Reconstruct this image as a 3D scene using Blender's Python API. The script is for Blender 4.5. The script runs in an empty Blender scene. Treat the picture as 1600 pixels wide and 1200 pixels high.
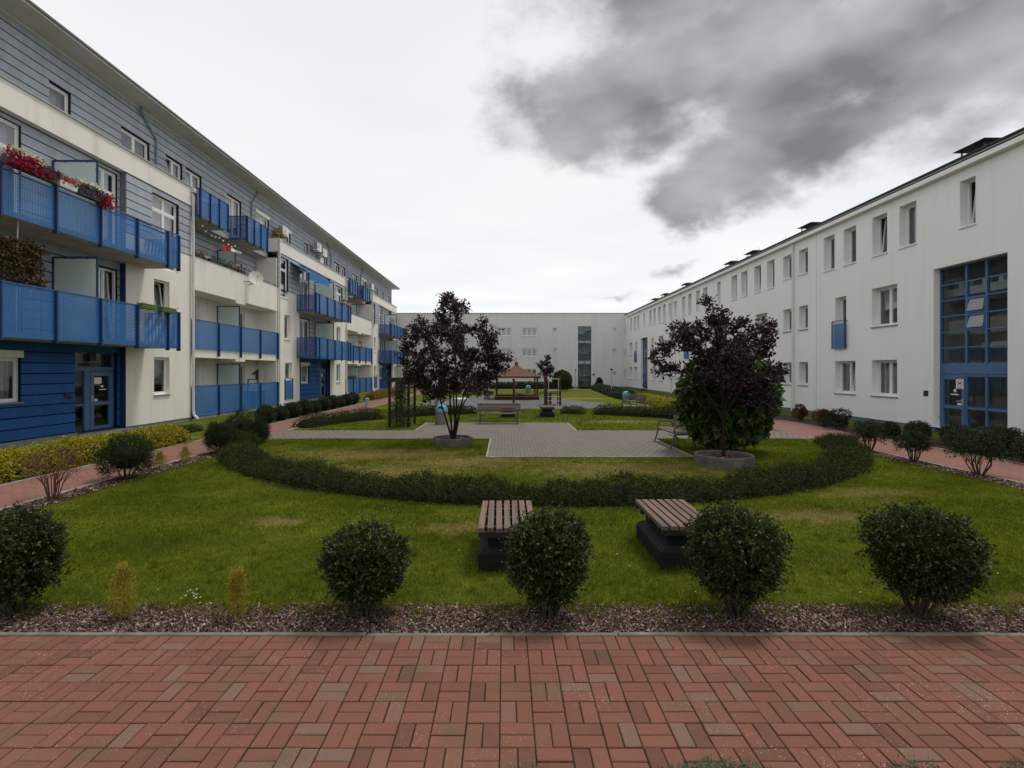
import bpy, math, random
import numpy as np
from mathutils import Vector, Matrix

SC = bpy.context.scene
COL = SC.collection
R = math.radians

# ------------------------------------------------------------------ camera
cam_d = bpy.data.cameras.new("camera")
cam = bpy.data.objects.new("camera", cam_d)
COL.objects.link(cam)
cam.location = (0, 0, 2.13)
cam.rotation_euler = (R(90), 0, 0)
cam_d.sensor_width = 36.0
cam_d.lens = 18.0
cam_d.shift_x = 11 / 1600
cam_d.shift_y = -21 / 1600
cam_d.clip_start = 0.05
cam_d.clip_end = 2000
SC.camera = cam

# ------------------------------------------------------------------ sun and sky
SUN = Vector((0.30, 0.16, 0.92)).normalized()
sun_d = bpy.data.lights.new("sun", 'SUN')
sun_d.energy = 1.45
sun_d.angle = R(14)
sun_d.color = (1.0, 0.965, 0.91)
sun = bpy.data.objects.new("sun", sun_d)
COL.objects.link(sun)
sun.rotation_euler = SUN.to_track_quat('Z', 'Y').to_euler()

vs = SC.view_settings
vs.view_transform = 'Standard'
vs.look = 'None'
vs.exposure = 0.56
vs.gamma = 1.0
vs.use_curve_mapping = False

world = bpy.data.worlds.new("World")
SC.world = world
world.use_nodes = True


def build_sky():
    nt = world.node_tree
    nt.nodes.clear()
    N = nt.nodes.new
    L = nt.links.new

    def math_n(op, a, b=None, c=None, clamp=False):
        n = N('ShaderNodeMath')
        n.operation = op
        n.use_clamp = clamp
        for i, v in enumerate((a, b, c)):
            if v is None:
                continue
            if isinstance(v, (int, float)):
                n.inputs[i].default_value = v
            else:
                L(v, n.inputs[i])
        return n.outputs[0]

    def vec_n(op, a, b=None):
        n = N('ShaderNodeVectorMath')
        n.operation = op
        for i, v in enumerate((a, b)):
            if v is None:
                continue
            if isinstance(v, tuple):
                n.inputs[i].default_value = v
            else:
                L(v, n.inputs[i])
        return n.outputs['Value'] if op in ('LENGTH', 'DISTANCE') else n.outputs[0]

    def noise(vec, scale, detail, rough=0.55):
        n = N('ShaderNodeTexNoise')
        n.inputs['Scale'].default_value = scale
        n.inputs['Detail'].default_value = detail
        n.inputs['Roughness'].default_value = rough
        L(vec, n.inputs['Vector'])
        return n.outputs['Fac'], n.outputs['Color']

    tc = N('ShaderNodeTexCoord')
    sep = N('ShaderNodeSeparateXYZ')
    L(tc.outputs['Generated'], sep.inputs[0])
    z = math_n('MAXIMUM', sep.outputs[2], 0.045)
    px = math_n('DIVIDE', sep.outputs[0], z)
    py = math_n('DIVIDE', sep.outputs[1], z)
    comb = N('ShaderNodeCombineXYZ')
    L(px, comb.inputs[0])
    L(py, comb.inputs[1])
    p = comb.outputs[0]
    d = tc.outputs['Generated']
    fl = N('ShaderNodeMapping')
    fl.inputs['Scale'].default_value = (1.0, 1.0, 1.55)
    fl.inputs['Location'].default_value = (3.1, 1.7, 0.4)
    L(d, fl.inputs[0])
    # soft billow distortion of the cloud bank
    _, nc = noise(fl.outputs[0], 5.0, 5.0, 0.55)
    off = vec_n('SUBTRACT', nc, (0.5, 0.5, 0.5))
    sc_n = N('ShaderNodeVectorMath')
    sc_n.operation = 'SCALE'
    L(off, sc_n.inputs[0])
    sc_n.inputs['Scale'].default_value = 0.17
    pd = vec_n('ADD', d, sc_n.outputs[0])

    def blob(cx, cy, cz, sx, sz, tilt, thin=0.0):
        c = Vector((cx, cy, cz)).normalized()
        m = N('ShaderNodeMapping')
        m.vector_type = 'TEXTURE'
        m.inputs['Location'].default_value = c
        m.inputs['Rotation'].default_value = (0, R(tilt), 0)
        m.inputs['Scale'].default_value = (sx, max(sx, sz) * 1.3, sz)
        L(pd, m.inputs[0])
        ln = vec_n('LENGTH', m.outputs[0])
        return math_n('SUBTRACT', 1.0 - thin, ln)

    # one dark bank ahead and overhead to the right, others round the sky
    SKY_BLOBS = [(0.20, 1, 0.545, 0.19, 0.095, -8), (0.13, 1, 0.455, 0.10, 0.06, 20), (0.42, 1, 0.62, 0.22, 0.11, -14), (0.62, 1, 0.60, 0.22, 0.11, -8),
                 (0.95, 1, 0.66, 0.25, 0.11, -12), (0.47, 1, 0.41, 0.15, 0.075, -10), (0.37, 1, 0.325, 0.075, 0.05, -20), (0.62, 1, 0.44, 0.12, 0.07, -14),
                 (0.75, 1, 1.05, 0.42, 0.16, -10), (0.5, 0.3, 1.2, 0.3, 0.3, 0), (-1.2, -0.8, 0.8, 0.35, 0.16, 0), (0.3, -1, 0.45, 0.45, 0.13, 0), (1.3, -0.3, 0.6, 0.3, 0.2, 0),
                 (0.27, 1, 0.47, 0.12, 0.06, -10, 0.25), (0.345, 1, 0.19, 0.09, 0.035, -8, 0.80), (0.22, 1, 0.13, 0.12, 0.02, -4, 0.85), (0.62, 1, 0.27, 0.10, 0.02, -10, 0.85), (0.95, 1, 0.50, 0.22, 0.10, -12, 0.55)]
    dens = None
    for b in SKY_BLOBS:
        v = blob(*b)
        if dens is None:
            dens = v
        else:
            mx = N('ShaderNodeMath')
            mx.operation = 'SMOOTH_MAX'
            L(dens, mx.inputs[0])
            L(v, mx.inputs[1])
            mx.inputs[2].default_value = 0.25
            dens = mx.outputs[0]
    dens = math_n('MAXIMUM', dens, -1.0)
    n2, _ = noise(fl.outputs[0], 9.0, 7.0, 0.55)
    n2c = math_n('MULTIPLY', math_n('SUBTRACT', n2, 0.5), 1.35)
    d2 = math_n('ADD', dens, n2c)
    mr = N('ShaderNodeMapRange')
    mr.interpolation_type = 'SMOOTHSTEP'
    L(d2, mr.inputs['Value'])
    mr.inputs['From Min'].default_value = -0.24
    mr.inputs['From Max'].default_value = 0.50
    fac = mr.outputs['Result']
    # veil: thin high cloud, a little uneven
    n3, _ = noise(p, 0.55, 4.0, 0.5)
    veil = N('ShaderNodeValToRGB')
    L(n3, veil.inputs[0])
    veil.color_ramp.elements[0].position = 0.30
    veil.color_ramp.elements[0].color = (0.628, 0.646, 0.662, 1)
    veil.color_ramp.elements[1].position = 0.62
    veil.color_ramp.elements[1].color = (0.70, 0.702, 0.698, 1)
    # dark belly of the cloud
    fl2 = N('ShaderNodeMapping')
    fl2.inputs['Scale'].default_value = (1.0, 1.0, 1.9)
    fl2.inputs['Rotation'].default_value = (0, R(12), 0)
    L(d, fl2.inputs[0])
    n4, _ = noise(fl2.outputs[0], 4.6, 3.5, 0.5)
    belly = N('ShaderNodeValToRGB')
    L(n4, belly.inputs[0])
    belly.color_ramp.elements[0].position = 0.36
    belly.color_ramp.elements[0].color = (0.142, 0.149, 0.155, 1)
    belly.color_ramp.elements[1].position = 0.66
    belly.color_ramp.elements[1].color = (0.34, 0.345, 0.345, 1)
    el = math_n('SUBTRACT', 1.0, math_n('MULTIPLY', math_n('MAXIMUM', sep.outputs[2], 0.0), 0.20))
    ve = vec_n('SCALE', veil.outputs[0])
    ve.node.inputs['Scale'].default_value = 1.0
    L(el, ve.node.inputs['Scale'])
    mix = N('ShaderNodeMixRGB')
    L(fac, mix.inputs[0])
    L(ve, mix.inputs[1])
    L(belly.outputs[0], mix.inputs[2])
    # the clear sky above the cloud layer
    sky = N('ShaderNodeTexSky')
    sky.sky_type = 'NISHITA'
    sky.sun_disc = False
    sky.sun_elevation = math.asin(SUN.z)
    sky.sun_rotation = math.atan2(SUN.x, SUN.y)
    cl = N('ShaderNodeMixRGB')
    cl.blend_type = 'MULTIPLY'
    cl.inputs[0].default_value = 1.0
    L(mix.outputs[0], cl.inputs[1])
    cl.inputs[2].default_value = (10.0, 10.0, 10.0, 1)
    cover = N('ShaderNodeMixRGB')
    cover.inputs[0].default_value = 0.97
    L(sky.outputs[0], cover.inputs[1])
    L(cl.outputs[0], cover.inputs[2])
    bg = N('ShaderNodeBackground')
    bg.inputs[1].default_value = 0.1
    L(cover.outputs[0], bg.inputs[0])
    out = N('ShaderNodeOutputWorld')
    L(bg.outputs[0], out.inputs[0])


build_sky()
SC.cycles.max_bounces = 8
SC.cycles.diffuse_bounces = 3
SC.cycles.glossy_bounces = 3
SC.cycles.transmission_bounces = 4
SC.cycles.transparent_max_bounces = 12
SC.cycles.use_denoising = True

# ------------------------------------------------------------------ materials
MATS = {}


def srgb(r, g, b):
    f = lambda c: (c / 255 / 12.92) if c <= 10 else (((c / 255) + 0.055) / 1.055) ** 2.4
    return (f(r), f(g), f(b))


class Mat:
    def __init__(self, name):
        self.m = bpy.data.materials.new(name)
        self.m.use_nodes = True
        self.nt = self.m.node_tree
        self.nt.nodes.clear()
        self.out = self.N('ShaderNodeOutputMaterial')
        MATS[name] = self.m

    def N(self, t, **kw):
        n = self.nt.nodes.new(t)
        for k, v in kw.items():
            setattr(n, k, v)
        return n

    def L(self, a, b):
        self.nt.links.new(a, b)

    def bsdf(self, rough=0.6, spec=0.4, metal=0.0):
        b = self.N('ShaderNodeBsdfPrincipled')
        b.inputs['Roughness'].default_value = rough
        b.inputs['Specular IOR Level'].default_value = spec
        b.inputs['Metallic'].default_value = metal
        return b

    def finish(self, sh):
        self.L(sh, self.out.inputs['Surface'])
        return self.m

    def coord(self, kind='Object'):
        return self.N('ShaderNodeTexCoord').outputs[kind]

    def pos(self):
        return self.N('ShaderNodeNewGeometry').outputs['Position']

    def noise(self, vec, scale, detail=4, rough=0.55):
        n = self.N('ShaderNodeTexNoise')
        n.inputs['Scale'].default_value = scale
        n.inputs['Detail'].default_value = detail
        n.inputs['Roughness'].default_value = rough
        if vec is not None:
            self.L(vec, n.inputs['Vector'])
        return n.outputs['Fac']

    def ramp(self, fac, stops):
        r = self.N('ShaderNodeValToRGB')
        cr = r.color_ramp
        while len(cr.elements) > len(stops):
            cr.elements.remove(cr.elements[-1])
        while len(cr.elements) < len(stops):
            cr.elements.new(0.5)
        for e, (p, c) in zip(cr.elements, stops):
            e.position = p
            e.color = (c[0], c[1], c[2], 1) if hasattr(c, '__len__') else (c, c, c, 1)
        self.L(fac, r.inputs[0])
        return r.outputs[0]

    def mix(self, fac, a, b, mode='MIX'):
        n = self.N('ShaderNodeMixRGB', blend_type=mode)
        for i, v in ((0, fac), (1, a), (2, b)):
            if isinstance(v, (int, float)):
                n.inputs[i].default_value = v
            elif isinstance(v, tuple):
                n.inputs[i].default_value = (v[0], v[1], v[2], 1)
            else:
                self.L(v, n.inputs[i])
        return n.outputs[0]

    def math(self, op, a, b=None, clamp=False):
        n = self.N('ShaderNodeMath', operation=op, use_clamp=clamp)
        for i, v in enumerate((a, b)):
            if v is None:
                continue
            if isinstance(v, (int, float)):
                n.inputs[i].default_value = v
            else:
                self.L(v, n.inputs[i])
        return n.outputs[0]

    def scale_vec(self, vec, s):
        m = self.N('ShaderNodeMapping')
        m.inputs['Scale'].default_value = s
        self.L(vec, m.inputs[0])
        return m.outputs[0]

    def bump(self, h, strength=0.3, dist=0.01):
        b = self.N('ShaderNodeBump')
        b.inputs['Strength'].default_value = strength
        b.inputs['Distance'].default_value = dist
        self.L(h, b.inputs['Height'])
        return b.outputs[0]


def m_plain(name, c, rough=0.5, spec=0.4, var=0.12, scale=6.0, bump=0.0, metal=0.0, bscale=60):
    M = Mat(name)
    b = M.bsdf(rough, spec, metal)
    co = M.coord()
    n = M.noise(co, scale, 5)
    lo = tuple(x * (1 - var) for x in c)
    hi = tuple(min(1, x * (1 + var)) for x in c)
    M.L(M.ramp(n, [(0.3, lo), (0.7, hi)]), b.inputs['Base Color'])
    if bump:
        M.L(M.bump(M.noise(co, bscale, 3), bump, 0.01), b.inputs['Normal'])
    return M.finish(b.outputs[0])


def m_stucco(name, c, dirt=0.10, streak=0.12):
    """Painted render: fine grain, faint vertical rain streaks."""
    M = Mat(name)
    b = M.bsdf(0.9, 0.15)
    p = M.pos()
    n1 = M.noise(p, 0.35, 4)
    st = M.noise(M.scale_vec(p, (2.2, 2.2, 0.16)), 1.0, 5, 0.65)
    col = M.ramp(n1, [(0.3, tuple(x * (1 - dirt) for x in c)), (0.7, c)])
    col = M.mix(M.ramp(st, [(0.52, 0.0), (0.76, 1.0)]), col, tuple(x * (1 - streak * 2) for x in c))
    M.L(col, b.inputs['Base Color'])
    M.L(M.bump(M.noise(p, 130, 3), 0.25, 0.004), b.inputs['Normal'])
    return M.finish(b.outputs[0])


def m_leaf(name, stops, rough=0.45, transl=0.25, spec=0.35, nsc=5.0, nw=0.35):
    M = Mat(name)
    b = M.bsdf(rough, spec)
    g = M.N('ShaderNodeNewGeometry')
    rnd = g.outputs['Random Per Island']
    n = M.noise(g.outputs['Position'], nsc, 3)
    f = M.math('ADD', M.math('MULTIPLY', rnd, 1 - nw), M.math('MULTIPLY', n, nw))
    col = M.ramp(f, stops)
    M.L(col, b.inputs['Base Color'])
    if transl <= 0:
        return M.finish(b.outputs[0])
    t = M.N('ShaderNodeBsdfTranslucent')
    M.L(M.mix(1.0, col, (1.25, 1.35, 0.7), 'MULTIPLY'), t.inputs[0])
    mx = M.N('ShaderNodeMixShader')
    mx.inputs[0].default_value = transl
    M.L(b.outputs[0], mx.inputs[1])
    M.L(t.outputs[0], mx.inputs[2])
    return M.finish(mx.outputs[0])


def m_glass(name, tint=(0.82, 0.86, 0.86), refl=0.16):
    M = Mat(name)
    t = M.N('ShaderNodeBsdfTransparent')
    t.inputs[0].default_value = (*tint, 1)
    g = M.N('ShaderNodeBsdfGlossy')
    g.inputs['Roughness'].default_value = 0.015
    g.inputs[0].default_value = (0.95, 0.97, 1.0, 1)
    lw = M.N('ShaderNodeLayerWeight')
    lw.inputs[0].default_value = 0.5
    fz = M.math('POWER', lw.outputs['Facing'], 4.0)
    fz = M.math('ADD', M.math('MULTIPLY', fz, 0.75), refl)
    mx = M.N('ShaderNodeMixShader')
    M.L(fz, mx.inputs[0])
    M.L(t.outputs[0], mx.inputs[1])
    M.L(g.outputs[0], mx.inputs[2])
    return M.finish(mx.outputs[0])


def m_perf(name, c, axes):
    """Powder-coated sheet with a grid of square punched holes (45 mm pitch)."""
    M = Mat(name)
    b = M.bsdf(0.45, 0.4)
    p = M.pos()
    n = M.noise(p, 1.4, 4)
    M.L(M.ramp(n, [(0.3, tuple(x * 0.85 for x in c)), (0.75, tuple(x * 1.15 for x in c))]), b.inputs['Base Color'])
    sep = M.N('ShaderNodeSeparateXYZ')
    M.L(p, sep.inputs[0])
    hs = []
    for a in axes:
        f = M.math('FRACT', M.math('DIVIDE', M.math('ADD', sep.outputs[a], 100.0), 0.045))
        hs.append(M.math('LESS_THAN', f, 0.54))
    hole = M.math('MULTIPLY', hs[0], hs[1])
    t = M.N('ShaderNodeBsdfTransparent')
    mx = M.N('ShaderNodeMixShader')
    M.L(hole, mx.inputs[0])
    M.L(b.outputs[0], mx.inputs[1])
    M.L(t.outputs[0], mx.inputs[2])
    return M.finish(mx.outputs[0])


def m_brick(name, source):
    """Red concrete block paver: a tone of its own, speckles of pale grit, mossy stains."""
    M = Mat(name)
    b = M.bsdf(0.85, 0.2)
    p = M.pos()
    if source == 'object':
        rnd = M.N('ShaderNodeObjectInfo').outputs['Random']
    else:
        rnd = M.N('ShaderNodeNewGeometry').outputs['Random Per Island']
    col = M.ramp(rnd, [(0.0, (0.115, 0.050, 0.033)), (0.18, (0.168, 0.067, 0.044)), (0.40, (0.195, 0.078, 0.054)),
                       (0.74, (0.163, 0.066, 0.043)), (0.88, (0.180, 0.084, 0.057)), (0.96, (0.176, 0.106, 0.077)), (1.0, (0.146, 0.078, 0.045))])
    n = M.noise(p, 9, 6, 0.65)
    col = M.mix(M.ramp(n, [(0.35, 0.0), (0.75, 0.40)]), col, (0.17, 0.095, 0.062))
    g = M.noise(p, 150, 2, 0.5)
    col = M.mix(M.ramp(g, [(0.35, 0.35), (0.5, 0.0)]), col, (0.10, 0.05, 0.04))
    sp = M.N('ShaderNodeTexVoronoi')
    sp.inputs['Scale'].default_value = 58
    M.L(p, sp.inputs['Vector'])
    area = M.ramp(M.noise(p, 1.7, 4, 0.6), [(0.47, 0.0), (0.64, 0.8)])
    spk = M.math('MULTIPLY', M.ramp(sp.outputs['Distance'], [(0.16, 1.0), (0.26, 0.0)]), area)
    spk = M.math('MULTIPLY', spk, M.ramp(M.noise(p, 30, 2), [(0.48, 0.0), (0.55, 1.0)]))
    col = M.mix(spk, col, (0.50, 0.40, 0.33))
    moss = M.math('MULTIPLY', M.ramp(M.noise(p, 2.3, 6, 0.7), [(0.52, 0.0), (0.72, 0.62)]), 1.0)
    col = M.mix(moss, col, (0.10, 0.075, 0.040))
    M.L(col, b.inputs['Base Color'])
    M.L(M.bump(M.math('ADD', g, M.math('MULTIPLY', n, 0.8)), 0.35, 0.004), b.inputs['Normal'])
    return M.finish(b.outputs[0])


def m_pavers(name, tones, bw, bh, joint, jw=0.06):
    """Small block paving too far off to pick apart."""
    M = Mat(name)
    b = M.bsdf(0.85, 0.2)
    p = M.pos()
    br = M.N('ShaderNodeTexBrick')
    M.L(p, br.inputs['Vector'])
    br.inputs['Scale'].default_value = 1.0
    br.inputs['Brick Width'].default_value = bw
    br.inputs['Row Height'].default_value = bh
    br.inputs['Mortar Size'].default_value = jw * bh
    br.inputs['Mortar Smooth'].default_value = 0.2
    br.inputs['Color1'].default_value = (*tones[0], 1)
    br.inputs['Color2'].default_value = (*tones[1], 1)
    br.inputs['Mortar'].default_value = (*joint, 1)
    n = M.noise(p, 0.9, 6, 0.65)
    col = M.mix(M.ramp(n, [(0.35, 0.0), (0.72, 0.55)]), br.outputs['Color'], tuple(x * 0.62 for x in tones[0]))
    col = M.mix(M.ramp(M.noise(p, 40, 3), [(0.4, 0.22), (0.6, 0.0)]), col, tuple(x * 0.4 for x in tones[0]))
    M.L(col, b.inputs['Base Color'])
    M.L(M.bump(br.outputs['Fac'], -0.4, 0.006), b.inputs['Normal'])
    return M.finish(b.outputs[0])


DRY = [(4.55, 7.45, 1.1, 0.5), (-3.4, 13.0, 3.2, 1.3), (-0.8, 11.9, 3.0, 1.1), (2.6, 11.1, 3.2, 1.1), (-2.2, 10.9, 2.6, 0.9),
       (-2.6, 27.0, 3.0, 1.3), (5.0, 21.3, 2.3, 0.8), (0.0, 29.5, 3.0, 1.0), (5.5, 39.0, 3.0, 1.5), (-0.6, 6.9, 0.7, 0.3), (6.4, 8.9, 1.2, 0.45), (-3.3, 7.2, 0.6, 0.3), (4.9, 4.75, 0.9, 0.18)]


def grass_color(M, p, deep, mid, pale, dry):
    n = M.noise(p, 0.9, 6, 0.62)
    n2 = M.noise(p, 6.0, 4, 0.6)
    col = M.ramp(M.math('ADD', M.math('MULTIPLY', n, 0.6), M.math('MULTIPLY', n2, 0.4)), [(0.34, deep), (0.52, mid), (0.68, pale)])
    tot = None
    for (cx, cy, sx, sy) in DRY:
        m = M.N('ShaderNodeMapping', vector_type='TEXTURE')
        m.inputs['Location'].default_value = (cx, cy, 0)
        m.inputs['Scale'].default_value = (sx, sy, 1000.0)
        M.L(p, m.inputs[0])
        ln = M.N('ShaderNodeVectorMath', operation='LENGTH')
        M.L(m.outputs[0], ln.inputs[0])
        v = M.math('SUBTRACT', 1.0, ln.outputs['Value'])
        tot = v if tot is None else M.math('MAXIMUM', tot, v)
    tot = M.math('MAXIMUM', tot, -0.8)
    f = M.math('ADD', tot, M.math('MULTIPLY', M.math('SUBTRACT', M.noise(p, 2.6, 8, 0.75), 0.5), 3.4))
    return M.mix(M.ramp(f, [(0.0, 0.0), (0.75, 0.80)]), col, dry)


def m_grass(name, blades):
    M = Mat(name)
    b = M.bsdf(0.8, 0.03)
    p = M.pos()
    k = 1.0 if blades else 0.85
    sc = lambda c: tuple(x * k for x in c)
    col = grass_color(M, p, sc((0.074, 0.100, 0.009)), sc((0.132, 0.162, 0.013)), sc((0.212, 0.220, 0.025)), sc((0.335, 0.265, 0.100)))
    if blades:
        rnd = M.N('ShaderNodeNewGeometry').outputs['Random Per Island']
        col = M.mix(1.0, col, M.ramp(rnd, [(0.0, (0.62, 0.66, 0.6)), (0.6, (1.0, 1.0, 1.0)), (0.93, (1.3, 1.25, 1.15)), (1.0, (2.0, 1.7, 1.5))]), 'MULTIPLY')
        M.L(col, b.inputs['Base Color'])
        t = M.N('ShaderNodeBsdfTranslucent')
        M.L(col, t.inputs[0])
        mx = M.N('ShaderNodeMixShader')
        mx.inputs[0].default_value = 0.3
        M.L(b.outputs[0], mx.inputs[1])
        M.L(t.outputs[0], mx.inputs[2])
        return M.finish(mx.outputs[0])
    fine = M.noise(M.scale_vec(p, (55, 22, 30)), 1.0, 4, 0.7)
    col = M.mix(M.ramp(fine, [(0.38, 0.55), (0.62, 0.0)]), col, (0.022, 0.036, 0.008))
    M.L(col, b.inputs['Base Color'])
    M.L(M.bump(fine, 0.7, 0.03), b.inputs['Normal'])
    return M.finish(b.outputs[0])


def m_wood(name, c, axis=1, rough=0.75):
    M = Mat(name)
    b = M.bsdf(rough, 0.25)
    s = [30, 30, 30]
    s[axis] = 1.3
    co = M.coord()
    oi = M.N('ShaderNodeObjectInfo').outputs['Random']
    n = M.noise(M.scale_vec(co, tuple(s)), 1.0, 6, 0.65)
    col = M.ramp(n, [(0.28, tuple(x * 0.5 for x in c)), (0.5, c), (0.75, tuple(min(1, x * 1.35) for x in c))])
    col = M.mix(1.0, col, M.ramp(oi, [(0.0, (0.78, 0.78, 0.80)), (1.0, (1.12, 1.08, 1.05))]), 'MULTIPLY')
    M.L(col, b.inputs['Base Color'])
    M.L(M.bump(n, 0.5, 0.004), b.inputs['Normal'])
    return M.finish(b.outputs[0])


def m_board(name, c):
    """Painted fibre-cement boards; every board a slightly different shade."""
    M = Mat(name)
    b = M.bsdf(0.7, 0.3)
    p = M.pos()
    oi = M.N('ShaderNodeObjectInfo').outputs['Random']
    st = M.noise(M.scale_vec(p, (1.5, 1.5, 0.5)), 1.6, 6, 0.65)
    col = M.ramp(st, [(0.3, tuple(x * 0.82 for x in c)), (0.7, tuple(x * 1.12 for x in c))])
    col = M.mix(1.0, col, M.ramp(oi, [(0.0, 0.92), (1.0, 1.08)]), 'MULTIPLY')
    M.L(col, b.inputs['Base Color'])
    M.L(M.bump(M.noise(p, 90, 3), 0.15, 0.003), b.inputs['Normal'])
    return M.finish(b.outputs[0])


def m_mulch(name):
    M = Mat(name)
    b = M.bsdf(0.85, 0.25)
    g = M.N('ShaderNodeNewGeometry')
    col = M.ramp(g.outputs['Random Per Island'], [(0.0, (0.034, 0.022, 0.017)), (0.40, (0.115, 0.066, 0.047)), (0.72, (0.215, 0.138, 0.104)),
                                                   (0.90, (0.37, 0.275, 0.225)), (1.0, (0.46, 0.40, 0.36))])
    col = M.mix(M.ramp(M.noise(g.outputs['Position'], 60, 3), [(0.4, 0.4), (0.6, 0.0)]), col, (0.02, 0.013, 0.01))
    M.L(col, b.inputs['Base Color'])
    return M.finish(b.outputs[0])


WHITE = m_stucco('white_render', (0.86, 0.86, 0.85), 0.04, 0.05)
BACKW = m_stucco('pale_grey_render', (0.74, 0.74, 0.73), 0.06, 0.08)
CREAM = m_stucco('cream_render', (0.86, 0.82, 0.755), 0.08, 0.12)
CONC = m_plain('concrete', (0.30, 0.285, 0.26), 0.9, 0.15, 0.28, 5, 0.4)
CONC_D = m_plain('stained_concrete', (0.105, 0.095, 0.082), 0.9, 0.15, 0.4, 4, 0.5)
BLOCK = m_plain('dark_bench_block', (0.012, 0.012, 0.014), 0.8, 0.2, 0.35, 5, 0.35)
PLINTH_L = m_plain('plinth_grey', (0.25, 0.26, 0.26), 0.9, 0.15, 0.2, 3, 0.3)
PLINTH_R = m_plain('plinth_blue_grey', (0.13, 0.19, 0.27), 0.8, 0.2, 0.15, 3, 0.2)
SOFFIT = m_plain('soffit_board', (0.62, 0.61, 0.59), 0.85, 0.2, 0.10, 1.5, 0.1)
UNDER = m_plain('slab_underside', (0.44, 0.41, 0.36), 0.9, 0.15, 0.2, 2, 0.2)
ROOFM = m_plain('roof_sheet', (0.035, 0.037, 0.042), 0.6, 0.35, 0.25, 2)
ZINC = m_plain('zinc_flashing', (0.36, 0.37, 0.37), 0.45, 0.5, 0.12, 3)
GREYBOARD = m_board('grey_cladding', (0.385, 0.420, 0.475))
JOINT = m_plain('cladding_joint', (0.022, 0.026, 0.036), 0.9, 0.1)
BLUEBOARD = m_board('blue_cladding', (0.017, 0.092, 0.320))
JOINT_B = m_plain('blue_joint', (0.006, 0.018, 0.06), 0.9, 0.1)
NAVY = m_plain('navy_metal', (0.012, 0.032, 0.125), 0.45, 0.45, 0.1)
BLUEM = m_plain('blue_metal', (0.034, 0.105, 0.270), 0.45, 0.45, 0.1)
BLUEFR = m_plain('blue_grey_frame', (0.070, 0.150, 0.300), 0.5, 0.4, 0.1)
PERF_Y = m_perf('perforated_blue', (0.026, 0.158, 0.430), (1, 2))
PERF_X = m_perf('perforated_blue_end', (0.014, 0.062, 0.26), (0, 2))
PVC = m_plain('white_pvc', (0.80, 0.80, 0.78), 0.35, 0.45, 0.04)
PIPEM = m_plain('white_pipe', (0.68, 0.68, 0.66), 0.5, 0.4, 0.08)
PIPEG = m_plain('grey_blue_pipe', (0.20, 0.25, 0.31), 0.5, 0.4, 0.08)
GLASS = m_glass('window_glass')
GLASSD = m_glass('stair_glass', (0.62, 0.70, 0.70), 0.07)
CURT = m_plain('curtain', (0.56, 0.57, 0.56), 0.9, 0.1, 0.15, 9)
BLIND = m_plain('blind_grey', (0.36, 0.37, 0.38), 0.8, 0.2, 0.15, 9)
ROOMD = m_plain('dark_room', (0.10, 0.098, 0.095), 0.9, 0.1)
HALL = m_plain('hall_plaster', (0.46, 0.47, 0.43), 0.9, 0.1)
HALLW = m_plain('hall_white', (0.78, 0.78, 0.76), 0.8, 0.2, 0.05)
SILLW = m_plain('sill_white', (0.86, 0.86, 0.85), 0.5, 0.4, 0.06)
SILLG = m_plain('sill_grey', (0.24, 0.245, 0.25), 0.5, 0.4, 0.1)
BLACK = m_plain('black_metal', (0.018, 0.018, 0.020), 0.5, 0.4, 0.2)
LEAD = m_plain('bench_blue_iron', (0.030, 0.055, 0.095), 0.5, 0.4, 0.15)
TABLEW = m_wood('weathered_slat', (0.150, 0.104, 0.086), 1)
BENCHW = m_wood('bench_plank', (0.130, 0.105, 0.090), 0)
BENCHWY = m_wood('bench_plank_side', (0.150, 0.125, 0.108), 1)
PLAYW = m_wood('red_brown_timber', (0.060, 0.024, 0.018), 2)
PERGW = m_wood('dark_timber', (0.022, 0.019, 0.017), 2)
SHINGLE = m_plain('brown_shingle', (0.125, 0.060, 0.038), 0.85, 0.2, 0.25, 4, 0.4)
BARK = m_plain('dark_bark', (0.018, 0.014, 0.012), 0.9, 0.15, 0.4, 25, 0.6)
TWIG = m_plain('twig_wood', (0.060, 0.042, 0.030), 0.9, 0.15, 0.35, 25, 0.4)
CORE = m_plain('core_shade', (0.018, 0.018, 0.010), 0.95, 0.05, 0.4, 20, 0.5)  # opaque filler core of bushes; dark colour stands for shade among leaves
BLOCKRED_O = m_brick('red_block', 'object')
BLOCKRED_I = m_brick('red_block_far', 'island')
SAND = m_plain('joint_sand', (0.022, 0.018, 0.010), 0.95, 0.1, 0.4, 30, 0.4)
REDPATH = m_pavers('red_path_blocks', ((0.27, 0.135, 0.105), (0.235, 0.115, 0.092)), 0.2, 0.1, (0.10, 0.055, 0.045))
GREYPAVE = m_pavers('grey_plaza_blocks', ((0.205, 0.180, 0.154), (0.170, 0.151, 0.131)), 0.2, 0.2, (0.060, 0.052, 0.042), 0.075)
RUBBER = m_plain('rubber_surface', (0.125, 0.125, 0.130), 0.95, 0.1, 0.25, 1.2, 0.4)
LAWN = m_grass('lawn_ground', False)
BLADES = m_grass('grass_blades', True)
MULCH = m_mulch('bark_chips')
SOIL = m_plain('mulch_soil', (0.048, 0.034, 0.028), 0.95, 0.1, 0.45, 35, 0.6)
BINBLUE = m_plain('bin_blue', (0.085, 0.285, 0.400), 0.45, 0.45, 0.12)
BINCONC = m_plain('exposed_aggregate', (0.185, 0.150, 0.120), 0.9, 0.15, 0.45, 45, 0.5)
FROST = Mat('frosted_glass')
_b = FROST.bsdf(0.35, 0.5)
_b.inputs['Base Color'].default_value = (0.66, 0.74, 0.73, 1)
_t = FROST.N('ShaderNodeBsdfTranslucent')
_t.inputs[0].default_value = (0.78, 0.86, 0.84, 1)
_m = FROST.N('ShaderNodeMixShader')
_m.inputs[0].default_value = 0.55
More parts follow.
